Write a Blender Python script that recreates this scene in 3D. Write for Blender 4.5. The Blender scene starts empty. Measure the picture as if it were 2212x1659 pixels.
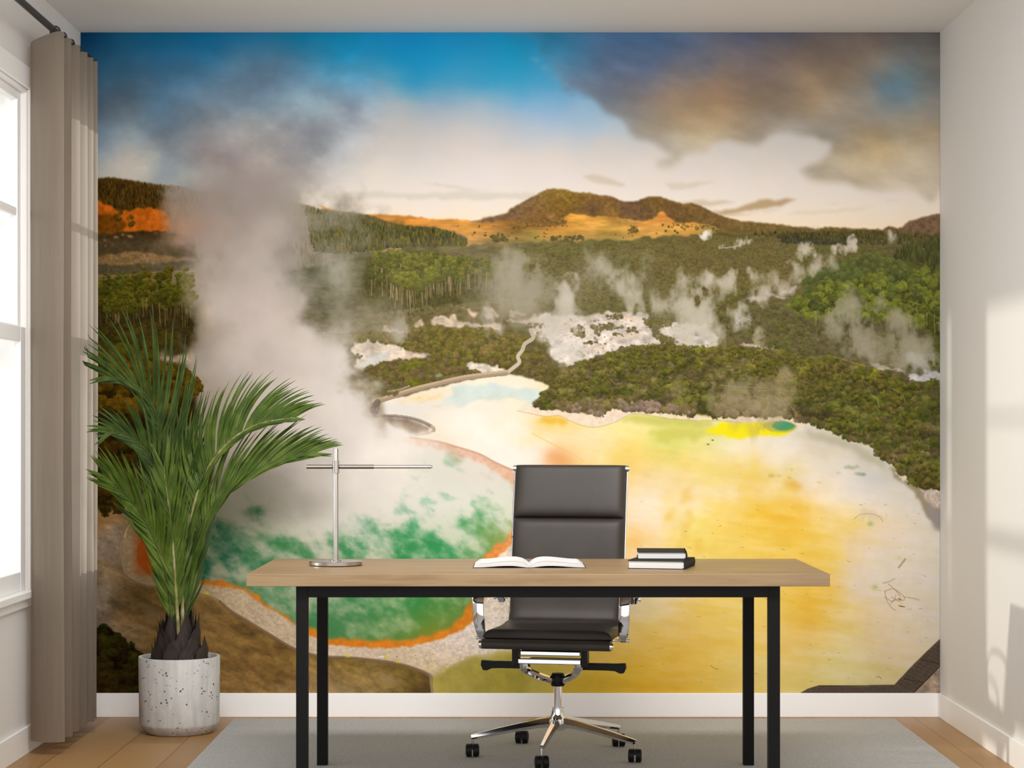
# A home office corner with a wall-wide landscape mural, built from scratch.
MURAL_SCALE = 0.75      # mesh points of the mural per picture pixel
MURAL_GAIN = 0.95
WORLD = 1.66
FILL = 58.0
SUN = 2.1
EXPOSURE = -0.27
# ---------------------------------------------------------------- the printed mural, painted as an array
import numpy as np, math

class Mural:
    """Paints the landscape print; coordinates are those of the picture the print was measured in."""
    X0, Y0, X1, Y1 = 174.0, 70.0, 2031.0, 1498.0

    def __init__(s, S=0.75):
        s.S = S
        s.W = int(round((s.X1 - s.X0) * S)); s.H = int(round((s.Y1 - s.Y0) * S))
        s.gx, s.gy = np.meshgrid(s.X0 + (np.arange(s.W) + .5) / S, s.Y0 + (np.arange(s.H) + .5) / S)
        s.gx = s.gx.astype(np.float32); s.gy = s.gy.astype(np.float32)
        s.img = np.zeros((s.H, s.W, 3), np.float32)
        s.sprites = {}
        s._sprites()

    # --- helpers
    def box(s, x0, y0, x1, y1):
        c0 = max(0, int((x0 - s.X0) * s.S)); c1 = min(s.W, int(math.ceil((x1 - s.X0) * s.S)) + 1)
        r0 = max(0, int((y0 - s.Y0) * s.S)); r1 = min(s.H, int(math.ceil((y1 - s.Y0) * s.S)) + 1)
        return slice(r0, max(r0, r1)), slice(c0, max(c0, c1))

    @staticmethod
    def vnoise(x, y, seed):
        rs = np.random.RandomState(seed)
        T = rs.rand(128, 128).astype(np.float32) * 2 - 1
        xi = np.floor(x).astype(np.int32); yi = np.floor(y).astype(np.int32)
        fx = x - xi; fy = y - yi
        fx = fx * fx * fx * (fx * (fx * 6 - 15) + 10); fy = fy * fy * fy * (fy * (fy * 6 - 15) + 10)
        a = T[yi & 127, xi & 127]; b = T[yi & 127, (xi + 1) & 127]
        c = T[(yi + 1) & 127, xi & 127]; d = T[(yi + 1) & 127, (xi + 1) & 127]
        return (a + (b - a) * fx) * (1 - fy) + (c + (d - c) * fx) * fy

    def fbm(s, sl, sx, sy=None, seed=1, octv=4, gain=.5, ang=0.0):
        sy = sy or sx
        x = s.gx[sl]; y = s.gy[sl]
        if ang:
            c, n = math.cos(ang), math.sin(ang); x, y = x * c + y * n, -x * n + y * c
        o = np.zeros_like(x); a = 1.0; t = 0
        for k in range(octv):
            o += a * s.vnoise(x * (2 ** k) / sx + 17.3 * k, y * (2 ** k) / sy + 9.1 * k, seed * 31 + k)
            t += a; a *= gain
        return o / t * 1.6

    @staticmethod
    def blur(m, r):
        if r < .4: return m
        n = max(1, int(round(r)))
        for _ in range(2):
            for ax in (0, 1):
                p = np.pad(m, [(n + 1, n) if a == ax else (0, 0) for a in (0, 1)], mode='edge')
                cs = np.cumsum(p, axis=ax, dtype=np.float64)
                k = 2 * n + 1
                m = ((cs[k:] - cs[:-k]) if ax == 0 else (cs[:, k:] - cs[:, :-k])) / k
                m = m.astype(np.float32)
        return m

    @staticmethod
    def smooth(pts, closed=True, n=6):
        P = np.array(pts, float); N = len(P); out = []
        for i in range(N if closed else N - 1):
            p0 = P[(i - 1) % N] if closed or i > 0 else P[i]; p1 = P[i]; p2 = P[(i + 1) % N]
            p3 = P[(i + 2) % N] if closed or i + 2 < N else P[(i + 1) % N]
            for k in range(n):
                t = k / n
                out.append(.5 * ((2 * p1) + (-p0 + p2) * t + (2 * p0 - 5 * p1 + 4 * p2 - p3) * t * t + (-p0 + 3 * p1 - 3 * p2 + p3) * t ** 3))
        if not closed: out.append(P[-1])
        return np.array(out)

    def mask(s, pts, blur=1.0, warp=0, wscale=20, seed=3, curve=False, pad=None):
        """soft polygon mask -> (slice, mask)"""
        if curve: pts = s.smooth(pts)
        P = np.array(pts, np.float64)
        pad = (blur * 3 + warp * 2 + 3) if pad is None else pad
        sl = s.box(P[:, 0].min() - pad, P[:, 1].min() - pad, P[:, 0].max() + pad, P[:, 1].max() + pad)
        x = s.gx[sl]; y = s.gy[sl]
        if x.size == 0: return sl, x
        if warp:
            x = x + warp * s.fbm(sl, wscale, seed=seed, octv=3); y = y + warp * s.fbm(sl, wscale, seed=seed + 50, octv=3)
        m = np.zeros(x.shape, bool)
        n = len(P)
        for i in range(n):
            xa, ya = P[i]; xb, yb = P[(i + 1) % n]
            if ya == yb: continue
            m ^= ((ya > y) != (yb > y)) & (x < (xb - xa) * (y - ya) / (yb - ya) + xa)
        return sl, s.blur(m.astype(np.float32), blur * s.S)

    def put(s, slm, col, a=1.0):
        sl, m = slm
        if m.size == 0: return
        col = np.asarray(col, np.float32)
        k = (m * a)[..., None]
        s.img[sl] = s.img[sl] * (1 - k) + col * k

    def poly(s, pts, col, blur=1.0, warp=0, wscale=20, seed=3, a=1.0, curve=False, tex=0, tscale=8, taspect=1.0):
        slm = s.mask(pts, blur, warp, wscale, seed, curve)
        sl, m = slm
        if m.size == 0: return slm
        c = np.zeros(m.shape + (3,), np.float32) + np.array(col, np.float32)
        if tex:
            c = c * (1 + tex * s.fbm(sl, tscale * taspect, tscale, seed=seed + 7, octv=4, gain=.65))[..., None]
        s.put(slm, c, a)
        return slm

    def line(s, pts, w, col, a=1.0, curve=True, blur=.6, dash=0):
        P = s.smooth(pts, closed=False) if curve else np.array(pts, float)
        pad = w + 4
        sl = s.box(P[:, 0].min() - pad, P[:, 1].min() - pad, P[:, 0].max() + pad, P[:, 1].max() + pad)
        x = s.gx[sl]; y = s.gy[sl]
        if x.size == 0: return
        d = np.full(x.shape, 1e9, np.float32); arc = np.zeros_like(d); L = 0
        for i in range(len(P) - 1):
            ax, ay = P[i]; bx, by = P[i + 1]
            dx, dy = bx - ax, by - ay; l2 = dx * dx + dy * dy + 1e-9
            t = np.clip(((x - ax) * dx + (y - ay) * dy) / l2, 0, 1)
            e = np.hypot(x - ax - t * dx, y - ay - t * dy)
            u = e < d
            d = np.where(u, e, d); arc = np.where(u, L + t * math.sqrt(l2), arc); L += math.sqrt(l2)
        m = np.clip((w / 2 - d) / blur + .5, 0, 1)
        if dash: m = m * (.45 + .55 * (np.mod(arc, dash) < dash * .55))
        s.put((sl, m.astype(np.float32)), col, a)

    def field(s, cps, sl=None, p=3.0, warp=0, wscale=60, seed=11, ay=1.0, eps=12.0):
        """inverse-distance colour field from control points (x, y, r, g, b)"""
        sl = sl or (slice(0, s.H), slice(0, s.W))
        C = np.array(cps, np.float32)
        x = s.gx[sl]; y = s.gy[sl]
        if warp:
            x = x + warp * s.fbm(sl, wscale * 1.4, wscale, seed=seed, octv=4); y = y + warp * .7 * s.fbm(sl, wscale * 1.4, wscale, seed=seed + 9, octv=4)
        q = 4
        h, w = x.shape
        xs = s.gx[sl][::q, ::q]; ys = s.gy[sl][::q, ::q]
        # smooth interpolation with a linear radial kernel (exact at the control points, no plateaus)
        X = C[:, 0].astype(np.float64); Y = C[:, 1].astype(np.float64) * ay
        K = np.sqrt((X[:, None] - X[None]) ** 2 + (Y[:, None] - Y[None]) ** 2 + eps * eps)
        n = len(X); A = np.zeros((n + 1, n + 1)); A[:n, :n] = K - np.eye(n) * 6.0; A[:n, n] = 1; A[n, :n] = 1
        V = np.zeros((n + 1, C.shape[1] - 2)); V[:n] = C[:, 2:]
        wts = np.linalg.solve(A, V).astype(np.float32)
        F = np.zeros(xs.shape + (C.shape[1] - 2,), np.float32) + wts[n]
        for i in range(n):
            F += np.sqrt((xs - X[i]) ** 2 + (ys * ay - Y[i]) ** 2 + eps * eps)[..., None].astype(np.float32) * wts[i]
        F = np.clip(F, C[:, 2:].min(0), C[:, 2:].max(0))
        # bilinear look-up at the (warped) position
        fx = np.clip((x - xs[0, 0]) * s.S / q, 0, xs.shape[1] - 1.001); fy = np.clip((y - ys[0, 0]) * s.S / q, 0, xs.shape[0] - 1.001)
        xi = fx.astype(np.int32); yi = fy.astype(np.int32); fx = (fx - xi)[..., None]; fy = (fy - yi)[..., None]
        return (F[yi, xi] * (1 - fx) + F[yi, xi + 1] * fx) * (1 - fy) + (F[yi + 1, xi] * (1 - fx) + F[yi + 1, xi + 1] * fx) * fy

    # --- foliage
    def _sprites(s):
        rs = np.random.RandomState(5)
        for R in range(1, 31):
            L = []
            for v in range(7):
                n = 2 * R + 3
                yy, xx = np.mgrid[0:n, 0:n].astype(np.float32); yy = (yy - n // 2) / R; xx = (xx - n // 2) / R
                g = max(3, R)
                nz = s.vnoise(xx * 2.2 + rs.rand() * 90, yy * 2.2 + rs.rand() * 90, 77 + v) + .6 * s.vnoise(xx * 5 + rs.rand() * 90, yy * 5, 99 + v)
                d = np.hypot(xx, yy * 1.12) + .26 * nz
                al = np.clip((1.0 - d) * max(1.2, R * .5), 0, 1)
                sh = np.clip(.52 - .55 * yy + .16 * xx + .38 * nz, 0, 1)
                L.append((al, sh))
            s.sprites[R] = L

    def stamp(s, x, y, r, dark, light, rs, a=1.0):
        R = int(np.clip(round(r * s.S), 1, 30))
        al, sh = s.sprites[R][rs.randint(7)]
        if rs.rand() < .5: al = al[:, ::-1]; sh = sh[:, ::-1]
        n = al.shape[0]; c = int((x - s.X0) * s.S) - n // 2; q = int((y - s.Y0) * s.S) - n // 2
        c0 = max(0, c); c1 = min(s.W, c + n); q0 = max(0, q); q1 = min(s.H, q + n)
        if c1 <= c0 or q1 <= q0: return
        al = al[q0 - q:q1 - q, c0 - c:c1 - c, None] * a; sh = sh[q0 - q:q1 - q, c0 - c:c1 - c, None]
        col = dark + (light - dark) * sh
        t = s.img[q0:q1, c0:c1]
        s.img[q0:q1, c0:c1] = t * (1 - al) + col * al

    def canopy(s, pts, r0, r1, pal, seed=1, dens=1.0, base=None, a=1.0, vary=.16, curve=False):
        """bushes all over a polygon; crown radius r0 at its top to r1 at its bottom; pal = list of (dark, light)"""
        if curve: pts = s.smooth(pts)
        P = np.array(pts, float); rs = np.random.RandomState(seed)
        if base is not None: s.poly(pts, base, blur=1.5, warp=4, wscale=14, seed=seed, tex=.18, tscale=6)
        xa, ya = P.min(0); xb, yb = P.max(0)
        rm = (r0 + r1) / 2
        N = int((xb - xa) * (yb - ya) / (rm * rm * .9) * dens)
        # more and smaller ones at the top
        u = rs.rand(N); y = ya + (yb - ya) * (u ** (1.0 + .5 * (r1 - r0) / max(r1, r0)))
        x = xa + rs.rand(N) * (xb - xa)
        ins = np.zeros(N, bool); n = len(P)
        for i in range(n):
            ax, ay = P[i]; bx, by = P[(i + 1) % n]
            if ay == by: continue
            ins ^= ((ay > y) != (by > y)) & (x < (bx - ax) * (y - ay) / (by - ay) + ax)
        x = x[ins]; y = y[ins]
        o = np.argsort(y)
        pal = [(np.array(d, np.float32), np.array(l, np.float32)) for d, l in pal]
        cl = s.vnoise(x / 60.0, y / 30.0, seed + 3)
        for i in o:
            f = (y[i] - ya) / max(1e-6, yb - ya)
            r = (r0 + (r1 - r0) * f) * (.6 + .8 * rs.rand())
            k = int(np.clip((cl[i] * .5 + .5 + (rs.rand() - .5) * .7) * len(pal), 0, len(pal) - 1))
            d, l = pal[k]; j = 1 + vary * (rs.rand() * 2 - 1); d = d + (l - d) * .24
            s.stamp(x[i], y[i], r, d * j, l * j, rs, a)

    def pines(s, pts, n, h0, h1, pal, trunk, seed=1, cr=.3, a=1.0):
        """tall trees with bare pale trunks; pts = polygon of their feet"""
        P = np.array(pts, float); rs = np.random.RandomState(seed)
        xa, ya = P.min(0); xb, yb = P.max(0); F = []
        while len(F) < n:
            x = xa + rs.rand() * (xb - xa); y = ya + rs.rand() * (yb - ya); ins = False; m = len(P)
            for i in range(m):
                ax, ay = P[i]; bx, by = P[(i + 1) % m]
                if ay != by and ((ay > y) != (by > y)) and x < (bx - ax) * (y - ay) / (by - ay) + ax: ins = not ins
            if ins: F.append((y, x))
        F.sort()
        pal = [(np.array(d, np.float32), np.array(l, np.float32)) for d, l in pal]
        for y, x in F:
            f = (y - ya) / max(1e-6, yb - ya); h = (h0 + (h1 - h0) * f) * (.8 + .4 * rs.rand())
            tw = max(1.3, h * .022)
            tc = np.array(trunk, np.float32) * (.75 + .4 * rs.rand())
            xt = x + (rs.rand() - .5) * h * .1
            s.line([(x, y), (xt, y - h * .7)], tw, tc, a=a * .8, curve=False)
            d, l = pal[rs.randint(len(pal))]; j = .85 + .3 * rs.rand(); R = h * cr
            for k in range(9):
                t = rs.rand()
                s.stamp(xt + (rs.rand() - .5) * R * 1.3 * (1 - .4 * t), y - h * (.62 + .33 * t), R * (.36 + .2 * rs.rand()) * (1.1 - .4 * t), d * j, l * j * (.8 + .3 * t), rs, a)

    def conifers(s, pts, r, hh, pal, seed=1, dens=1.0, a=.9):
        """close stand of thin dark conifers: little pointed crowns"""
        P = np.array(pts, float); rs = np.random.RandomState(seed)
        xa, ya = P.min(0); xb, yb = P.max(0)
        N = int((xb - xa) * (yb - ya) / (r * hh * .5) * dens); x = xa + rs.rand(N) * (xb - xa); y = ya + rs.rand(N) * (yb - ya)
        ins = np.zeros(N, bool); n = len(P)
        for i in range(n):
            ax, ay = P[i]; bx, by = P[(i + 1) % n]
            if ay != by: ins ^= ((ay > y) != (by > y)) & (x < (bx - ax) * (y - ay) / (by - ay) + ax)
        x = x[ins]; y = y[ins]
        for i in np.argsort(y):
            c = np.array(pal[rs.randint(len(pal))], np.float32) * (.8 + .4 * rs.rand())
            w = r * (.7 + .6 * rs.rand()); h = hh * (.7 + .6 * rs.rand())
            sl = s.box(x[i] - w, y[i] - h * .6, x[i] + w, y[i] + h * .5)
            X = s.gx[sl]; Y = s.gy[sl]
            if X.size == 0: continue
            t = (Y - (y[i] - h * .6)) / (h * 1.1)
            m = np.clip((w * t * .9 + .4 - np.abs(X - x[i])) * .9, 0, 1) * (t > 0)
            cc = c * (1.12 - .36 * t)[..., None] * (1 + .13 * np.sign(X - x[i]))[..., None]
            s.put((sl, m.astype(np.float32)), cc, a)

    def steam(s, blobs, col, a=1.0, seed=1, scale=40, rough=.9, stretch=1.6, ang=0, soft=.5, lo=.25):
        """steam: a soft density from round blobs (x, y, r, weight) broken up by noise"""
        B = np.array(blobs, np.float32)
        R = B[:, 2].max() * 2.4
        sl = s.box(B[:, 0].min() - R, B[:, 1].min() - R, B[:, 0].max() + R, B[:, 1].max() + R)
        wx = s.fbm(sl, scale, scale * stretch, seed=seed + 5, octv=4, ang=ang) * scale * .55
        wy = s.fbm(sl, scale, scale * stretch, seed=seed + 8, octv=4, ang=ang) * scale * .55
        x = s.gx[sl] + wx; y = s.gy[sl] + wy
        d = np.zeros_like(x)
        for b in B:
            d = d + b[3] * np.exp(-((x - b[0]) ** 2 + (y - b[1]) ** 2) / (b[2] ** 2))
        n = s.fbm(sl, scale, scale * stretch, seed=seed, octv=5, gain=.55, ang=ang)
        k = np.maximum(d * (1 + 1.5 * rough * n) - lo * .35, 0)
        m = 1 - np.exp(-2.1 * k * (.6 / soft))
        c = np.zeros(m.shape + (3,), np.float32) + np.asarray(col, np.float32)
        c = c * (1 + .05 * n)[..., None]
        s.put((sl, m.astype(np.float32)), c, a)

    # ------------------------------------------------------------ the picture
    def paint(s):  # the left side's colours also carry painted-in shade near the curtain
        full = (slice(0, s.H), slice(0, s.W))
        s.sky(); s.hills(); s.ground(); s.terrace(); s.pool(); s.foreground(); s.haze(); s.big_steam(); s.near_left()
        return np.clip(s.img, 0, 255)

    def sky(s):
        R = lambda y, *t: [(x, y) + c for x, c in t]
        C = []
        C += R(78, (180, (12, 58, 95)), (250, (28, 88, 125)), (350, (22, 98, 138)), (450, (22, 104, 150)), (550, (35, 112, 155)), (650, (24, 120, 162)), (750, (24, 130, 174)), (850, (28, 130, 183)), (950, (30, 133, 183)), (1050, (32, 134, 180)), (1150, (34, 128, 170)))
        C += R(130, (220, (40, 95, 130)), (350, (48, 107, 147)), (450, (52, 117, 158)), (520, (84, 126, 155)), (580, (90, 124, 150)), (650, (75, 130, 165)), (750, (35, 140, 185)), (850, (30, 142, 190)), (950, (32, 145, 195)), (1100, (34, 150, 192)), (1190, (60, 150, 190)))
        C += R(180, (220, (70, 102, 126)), (300, (80, 114, 140)), (400, (88, 125, 155)), (480, (98, 130, 155)), (540, (97, 122, 145)), (600, (100, 126, 148)), (680, (115, 150, 175)), (760, (105, 155, 185)), (830, (112, 162, 190)), (900, (62, 150, 190)), (970, (84, 156, 192)), (1050, (70, 156, 195)), (1130, (66, 156, 196)), (1200, (84, 156, 194)))
        C += R(230, (220, (88, 108, 126)), (280, (98, 114, 128)), (340, (92, 124, 148)), (430, (108, 132, 152)), (500, (128, 146, 162)), (560, (125, 148, 168)), (620, (140, 165, 180)), (680, (152, 177, 190)), (720, (160, 178, 190)), (762, (115, 130, 148)), (800, (155, 172, 188)), (860, (170, 178, 182)), (940, (150, 170, 188)), (1050, (155, 178, 195)), (1150, (135, 175, 208)), (1240, (135, 172, 202)))
        C += R(280, (220, (120, 142, 160)), (260, (137, 154, 166)), (310, (128, 148, 162)), (350, (106, 120, 134)), (410, (126, 136, 146)), (460, (140, 143, 148)), (520, (164, 164, 164)), (570, (165, 168, 170)), (620, (158, 158, 163)), (680, (130, 134, 143)), (720, (146, 154, 163)), (760, (165, 172, 180)), (820, (180, 180, 182)), (900, (186, 185, 185)), (1000, (190, 190, 190)), (1100, (178, 186, 195)), (1200, (170, 187, 204)), (1300, (172, 188, 202)))
        C += R(330, (220, (150, 165, 180)), (270, (177, 173, 166)), (330, (166, 168, 166)), (370, (132, 145, 155)), (430, (142, 136, 136)), (500, (156, 148, 148)), (560, (165, 158, 155)), (620, (150, 150, 152)), (680, (142, 146, 152)), (740, (175, 178, 182)), (800, (200, 195, 190)), (900, (200, 195, 192)), (1000, (208, 200, 195)), (1100, (208, 200, 195)), (1200, (206, 199, 193)), (1300, (200, 196, 192)))
        C += R(380, (220, (185, 182, 174)), (300, (190, 186, 176)), (350, (142, 153, 158)), (400, (165, 172, 172)), (450, (160, 152, 146)), (520, (156, 146, 141)), (600, (153, 143, 139)), (660, (165, 160, 155)), (720, (195, 190, 185)), (800, (215, 207, 198)), (900, (215, 208, 202)), (1050, (218, 210, 206)), (1200, (218, 208, 203)), (1350, (215, 206, 200)))
        for x in range(700, 2040, 110):
            C += [(x, 430, 223, 213, 204), (x, 465, 230, 217, 199), (x, 492, 233, 212, 183)]
        for x in range(1300, 2040, 120):
            C += [(x, 310, 199, 193, 188), (x, 345, 208, 200, 193), (x, 385, 217, 207, 199)]
        C += [(480, 430, 158, 147, 140), (600, 430, 160, 150, 143)]
        F = s.field(C, p=3.6, warp=10, wscale=45, seed=11, eps=14)
        s.img[:] = F
        # soft mottling of the upper left vapour
        sl, m = s.mask([(180, 110), (800, 110), (820, 300), (700, 420), (330, 400), (180, 380)], blur=40)
        n = s.fbm(sl, 70, 50, seed=23, octv=5, gain=.55)
        s.img[sl] *= (1 + .09 * n * m)[..., None]
        # the big cloud
        cl = [(1128, 60), (1165, 95), (1188, 135), (1205, 165), (1216, 190), (1250, 203), (1300, 233), (1350, 272), (1400, 297), (1440, 321), (1456, 333), (1440, 342), (1421, 352), (1428, 364), (1462, 362), (1481, 330), (1524, 326), (1547, 314), (1575, 305), (1632, 307), (1675, 296), (1695, 290), (1735, 291), (1766, 300), (1803, 306), (1800, 325), (1766, 350), (1723, 370), (1738, 382), (1780, 388), (1832, 397), (1866, 409), (1951, 412), (2040, 414), (2040, 60)]
        K = []
        K += R(80, (1200, (46, 116, 152)), (1300, (76, 108, 144)), (1400, (72, 104, 140)), (1500, (90, 103, 126)), (1600, (90, 97, 118)), (1700, (96, 96, 108)), (1800, (110, 101, 99)), (1900, (110, 100, 96)), (2020, (94, 90, 88)))
        K += R(130, (1210, (70, 130, 165)), (1300, (88, 110, 140)), (1420, (94, 109, 138)), (1500, (106, 112, 128)), (1600, (122, 112, 112)), (1700, (125, 112, 107)), (1800, (125, 111, 99)), (1900, (140, 130, 118)), (1960, (122, 130, 131)), (2020, (125, 122, 116)))
        K += R(180, (1240, (106, 128, 150)), (1350, (109, 114, 128)), (1450, (126, 118, 116)), (1550, (144, 123, 106)), (1650, (124, 111, 100)), (1750, (152, 132, 110)), (1850, (150, 140, 125)), (1905, (112, 134, 148)), (1960, (114, 138, 150)), (2020, (122, 128, 128)))
        K += R(230, (1290, (118, 126, 138)), (1350, (124, 124, 128)), (1450, (152, 132, 113)), (1560, (165, 138, 109)), (1650, (140, 125, 107)), (1750, (162, 142, 116)), (1850, (155, 145, 132)), (1940, (134, 144, 148)), (2020, (145, 142, 135)))
        K += R(280, (1360, (150, 148, 142)), (1420, (152, 140, 122)), (1500, (168, 150, 120)), (1570, (170, 150, 122)), (1650, (148, 137, 122)), (1720, (160, 155, 146)), (1800, (150, 144, 134)), (1900, (165, 149, 126)), (2000, (172, 156, 130)))
        K += R(318, (1440, (174, 168, 156)), (1520, (182, 170, 148)), (1600, (182, 176, 165)), (1700, (180, 174, 166)), (1820, (166, 152, 130)), (1900, (184, 163, 124)), (1990, (196, 182, 156)))
        K += R(362, (1440, (186, 178, 166)), (1750, (178, 166, 146)), (1850, (188, 172, 144)), (1950, (192, 178, 154)), (2020, (192, 180, 160)))
        K += R(400, (1800, (200, 188, 168)), (1900, (198, 185, 165)), (2010, (200, 187, 168)))
        slm = s.mask(cl, blur=7, warp=11, wscale=60, seed=21, curve=True)
        sl, m = slm
        F = s.field(K, sl=sl, p=3.6, warp=16, wscale=50, seed=31, eps=14)
        n = s.fbm(sl, 90, 38, seed=37, octv=5, gain=.55, ang=.25)
        s.put(slm, F * (1 + .07 * n)[..., None])
        rs = np.random.RandomState(2)
        for k in range(9):
            x = 1150 + k * 12 + rs.rand() * 20; y = 128 + k * 9 + rs.rand() * 16
            s.poly([(x - 14, y), (x, y - 4), (x + 15, y + 1), (x, y + 5)], (110, 150, 180), blur=3, warp=4, wscale=8, seed=k, a=.55)
        for x, y, r in [(1905, 130, 16), (1920, 190, 20), (1950, 175, 20), (1965, 195, 16), (1940, 150, 14), (1890, 165, 12), (1985, 150, 12), (1860, 238, 10)]:
            s.poly([(x - r, y), (x, y - r * .8), (x + r, y), (x, y + r * .8)], (96, 146, 176), blur=9, warp=12, wscale=14, seed=int(x), a=.3)
        # streaky little clouds over the horizon
        for pts, c, a in [
            ([(640, 424), (720, 418), (800, 414), (870, 419), (930, 417), (1000, 414), (1080, 417), (1165, 418), (1140, 431), (1000, 431), (900, 429), (800, 430), (700, 433)], (207, 198, 184), .9),
            ([(900, 394), (945, 398), (1000, 405), (1062, 413), (1010, 410), (940, 401)], (198, 190, 180), .8),
            ([(1256, 383), (1292, 377), (1318, 386), (1352, 397), (1344, 406), (1312, 401), (1278, 394)], (198, 185, 168), .85),
            ([(1432, 398), (1490, 394), (1548, 391), (1504, 405), (1450, 409)], (203, 191, 175), .8),
            ([(1540, 458), (1600, 446), (1636, 433), (1685, 430), (1722, 434), (1684, 446), (1610, 455), (1560, 464)], (176, 152, 116), .95),
            ([(1466, 437), (1520, 432), (1592, 438), (1540, 446), (1480, 444)], (198, 178, 154), .8),
            ([(1550, 464), (1600, 461), (1640, 460), (1590, 467)], (196, 172, 146), .8),
            ([(1640, 455), (1690, 452), (1664, 459)], (206, 186, 164), .7),
            ([(1690, 462), (1760, 455), (1900, 446), (1860, 452), (1740, 462)], (214, 196, 174), .8),
            ([(1780, 440), (1830, 438), (1800, 444)], (214, 198, 180), .6), ([(1905, 432), (1950, 430), (1920, 435)], (208, 196, 182), .7),
            ([(1760, 394), (1840, 390), (1790, 399)], (198, 190, 178), .6), ([(822, 446), (850, 444), (845, 449)], (212, 200, 186), .6)]:
            s.poly(pts, c, blur=2, warp=3, wscale=24, seed=int(pts[0][0]), a=a)

    def hills(s):
        # far mountain
        M = [(1000, 480), (1041, 474), (1098, 460), (1100, 453), (1146, 427), (1169, 415), (1186, 407.5), (1226, 409), (1243, 416), (1274, 416), (1294, 422), (1317, 423), (1345, 435), (1374, 435), (1400, 425), (1420, 425), (1441, 430), (1475, 441), (1498, 439), (1532, 453), (1558, 466), (1598, 477), (1652, 482), (1695, 486), (1726, 490), (1732, 489), (1760, 493), (1792, 491), (1866, 494), (1906, 496), (1923, 488), (1940, 493), (1948, 491), (1965, 477), (1997, 469), (2017, 463), (2035, 460), (2035, 540), (1000, 540)]
        slm = s.mask(M, blur=.6, warp=1.2, wscale=6, seed=41)
        sl, m = slm
        F = s.field([(1100, 462, 112, 88, 62), (1150, 440, 118, 92, 60), (1180, 425, 124, 100, 50), (1215, 415, 134, 104, 46), (1230, 430, 132, 104, 42), (1270, 425, 126, 96, 48), (1310, 430, 124, 94, 52), (1345, 448, 98, 74, 54), (1280, 450, 100, 76, 52), (1325, 460, 138, 104, 48), (1200, 450, 118, 90, 42), (1240, 460, 110, 84, 46), (1160, 465, 128, 94, 52), (1385, 455, 104, 80, 56), (1410, 432, 108, 84, 40), (1450, 442, 116, 88, 52), (1500, 450, 114, 88, 48), (1550, 470, 112, 88, 52), (1480, 470, 100, 78, 44), (1600, 484, 112, 90, 50), (1700, 492, 112, 92, 52), (1850, 500, 104, 86, 46), (1960, 490, 112, 88, 66), (2010, 478, 114, 88, 68), (2010, 500, 112, 92, 66), (1050, 480, 130, 100, 68)], sl=sl, p=4, eps=8)
        n = s.fbm(sl, 7, 6, seed=43, octv=3, gain=.7)
        s.put(slm, F * (1 + .15 * n)[..., None])
        # orange rolling pasture
        P = [(720, 470), (690, 446), (700, 447), (728, 456), (760, 466), (796, 464), (824, 463), (850, 464), (884, 466), (927, 473), (972, 473), (1006, 477), (1046, 482), (1100, 476), (1150, 478), (1200, 474), (1222, 470), (1234, 460), (1250, 463), (1274, 468), (1331, 470), (1388, 477), (1410, 474), (1424, 459), (1434, 457), (1446, 470), (1458, 480), (1500, 482), (1545, 488), (1560, 498), (1555, 520), (1300, 530), (1000, 540), (720, 540)]
        slm = s.mask(P, blur=.8, warp=2, wscale=12, seed=45); sl, m = slm
        F = s.field([(800, 470, 204, 132, 58), (900, 475, 204, 136, 58), (960, 485, 202, 140, 66), (1020, 488, 196, 138, 66), (1050, 500, 178, 128, 64), (1000, 505, 190, 136, 70), (1120, 485, 134, 98, 50), (1180, 485, 138, 98, 48), (1240, 466, 206, 148, 62), (1290, 478, 200, 146, 66), (1360, 485, 200, 146, 72), (1180, 502, 190, 136, 66), (1160, 515, 150, 132, 62), (1280, 505, 190, 142, 72), (1330, 512, 160, 132, 64), (1432, 468, 214, 138, 66), (1440, 490, 206, 152, 74), (1500, 495, 200, 146, 72), (1300, 520, 150, 128, 62), (1060, 522, 160, 122, 74), (970, 520, 150, 114, 74), (1530, 510, 140, 124, 66)], sl=sl, p=4, eps=8, warp=6, wscale=20)
        n = s.fbm(sl, 46, 9, seed=47, octv=4, gain=.6)
        s.put(slm, F * (1 + .16 * n)[..., None])
        for pts, c in [([(1040, 474), (1100, 460), (1110, 470), (1060, 480)], (112, 86, 58)), ([(845, 478), (870, 476), (880, 488), (860, 486)], (140, 105, 55)), ([(1140, 480), (1220, 474), (1225, 486), (1150, 490)], (118, 88, 50)), ([(1340, 476), (1380, 480), (1370, 486), (1335, 484)], (150, 120, 60)), ([(1180, 468), (1200, 466), (1196, 474)], (205, 150, 120))]:
            s.poly(pts, c, blur=2, warp=4, wscale=10, seed=int(pts[0][0]), a=.85, tex=.2, tscale=6)
        s.canopy([(1100, 478), (1220, 472), (1230, 488), (1110, 492)], 3, 3.5, [((70, 56, 32), (140, 105, 55))], seed=5, dens=.5)
        s.canopy([(1060, 508), (1095, 506), (1100, 520), (1060, 522)], 3.5, 4.5, [((60, 58, 32), (98, 88, 46))], seed=6)
        s.canopy([(1190, 512), (1260, 508), (1264, 518), (1190, 520)], 3, 4, [((58, 56, 32), (96, 88, 44))], seed=7)
        s.canopy([(1358, 490), (1376, 488), (1376, 502), (1358, 504)], 3, 4, [((80, 66, 32), (130, 104, 50))], seed=8)
        s.canopy([(1450, 482), (1540, 486), (1560, 500), (1480, 496)], 3, 4, [((72, 66, 34), (150, 120, 58))], seed=9, dens=.4)
        rs = np.random.RandomState(4)
        for k in range(40):
            x = 980 + rs.rand() * 500; y = 486 + rs.rand() * 30
            s.stamp(x, y, 2.2 + rs.rand() * 1.6, np.array((62, 58, 32.)), np.array((110, 96, 48.)), rs)
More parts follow.
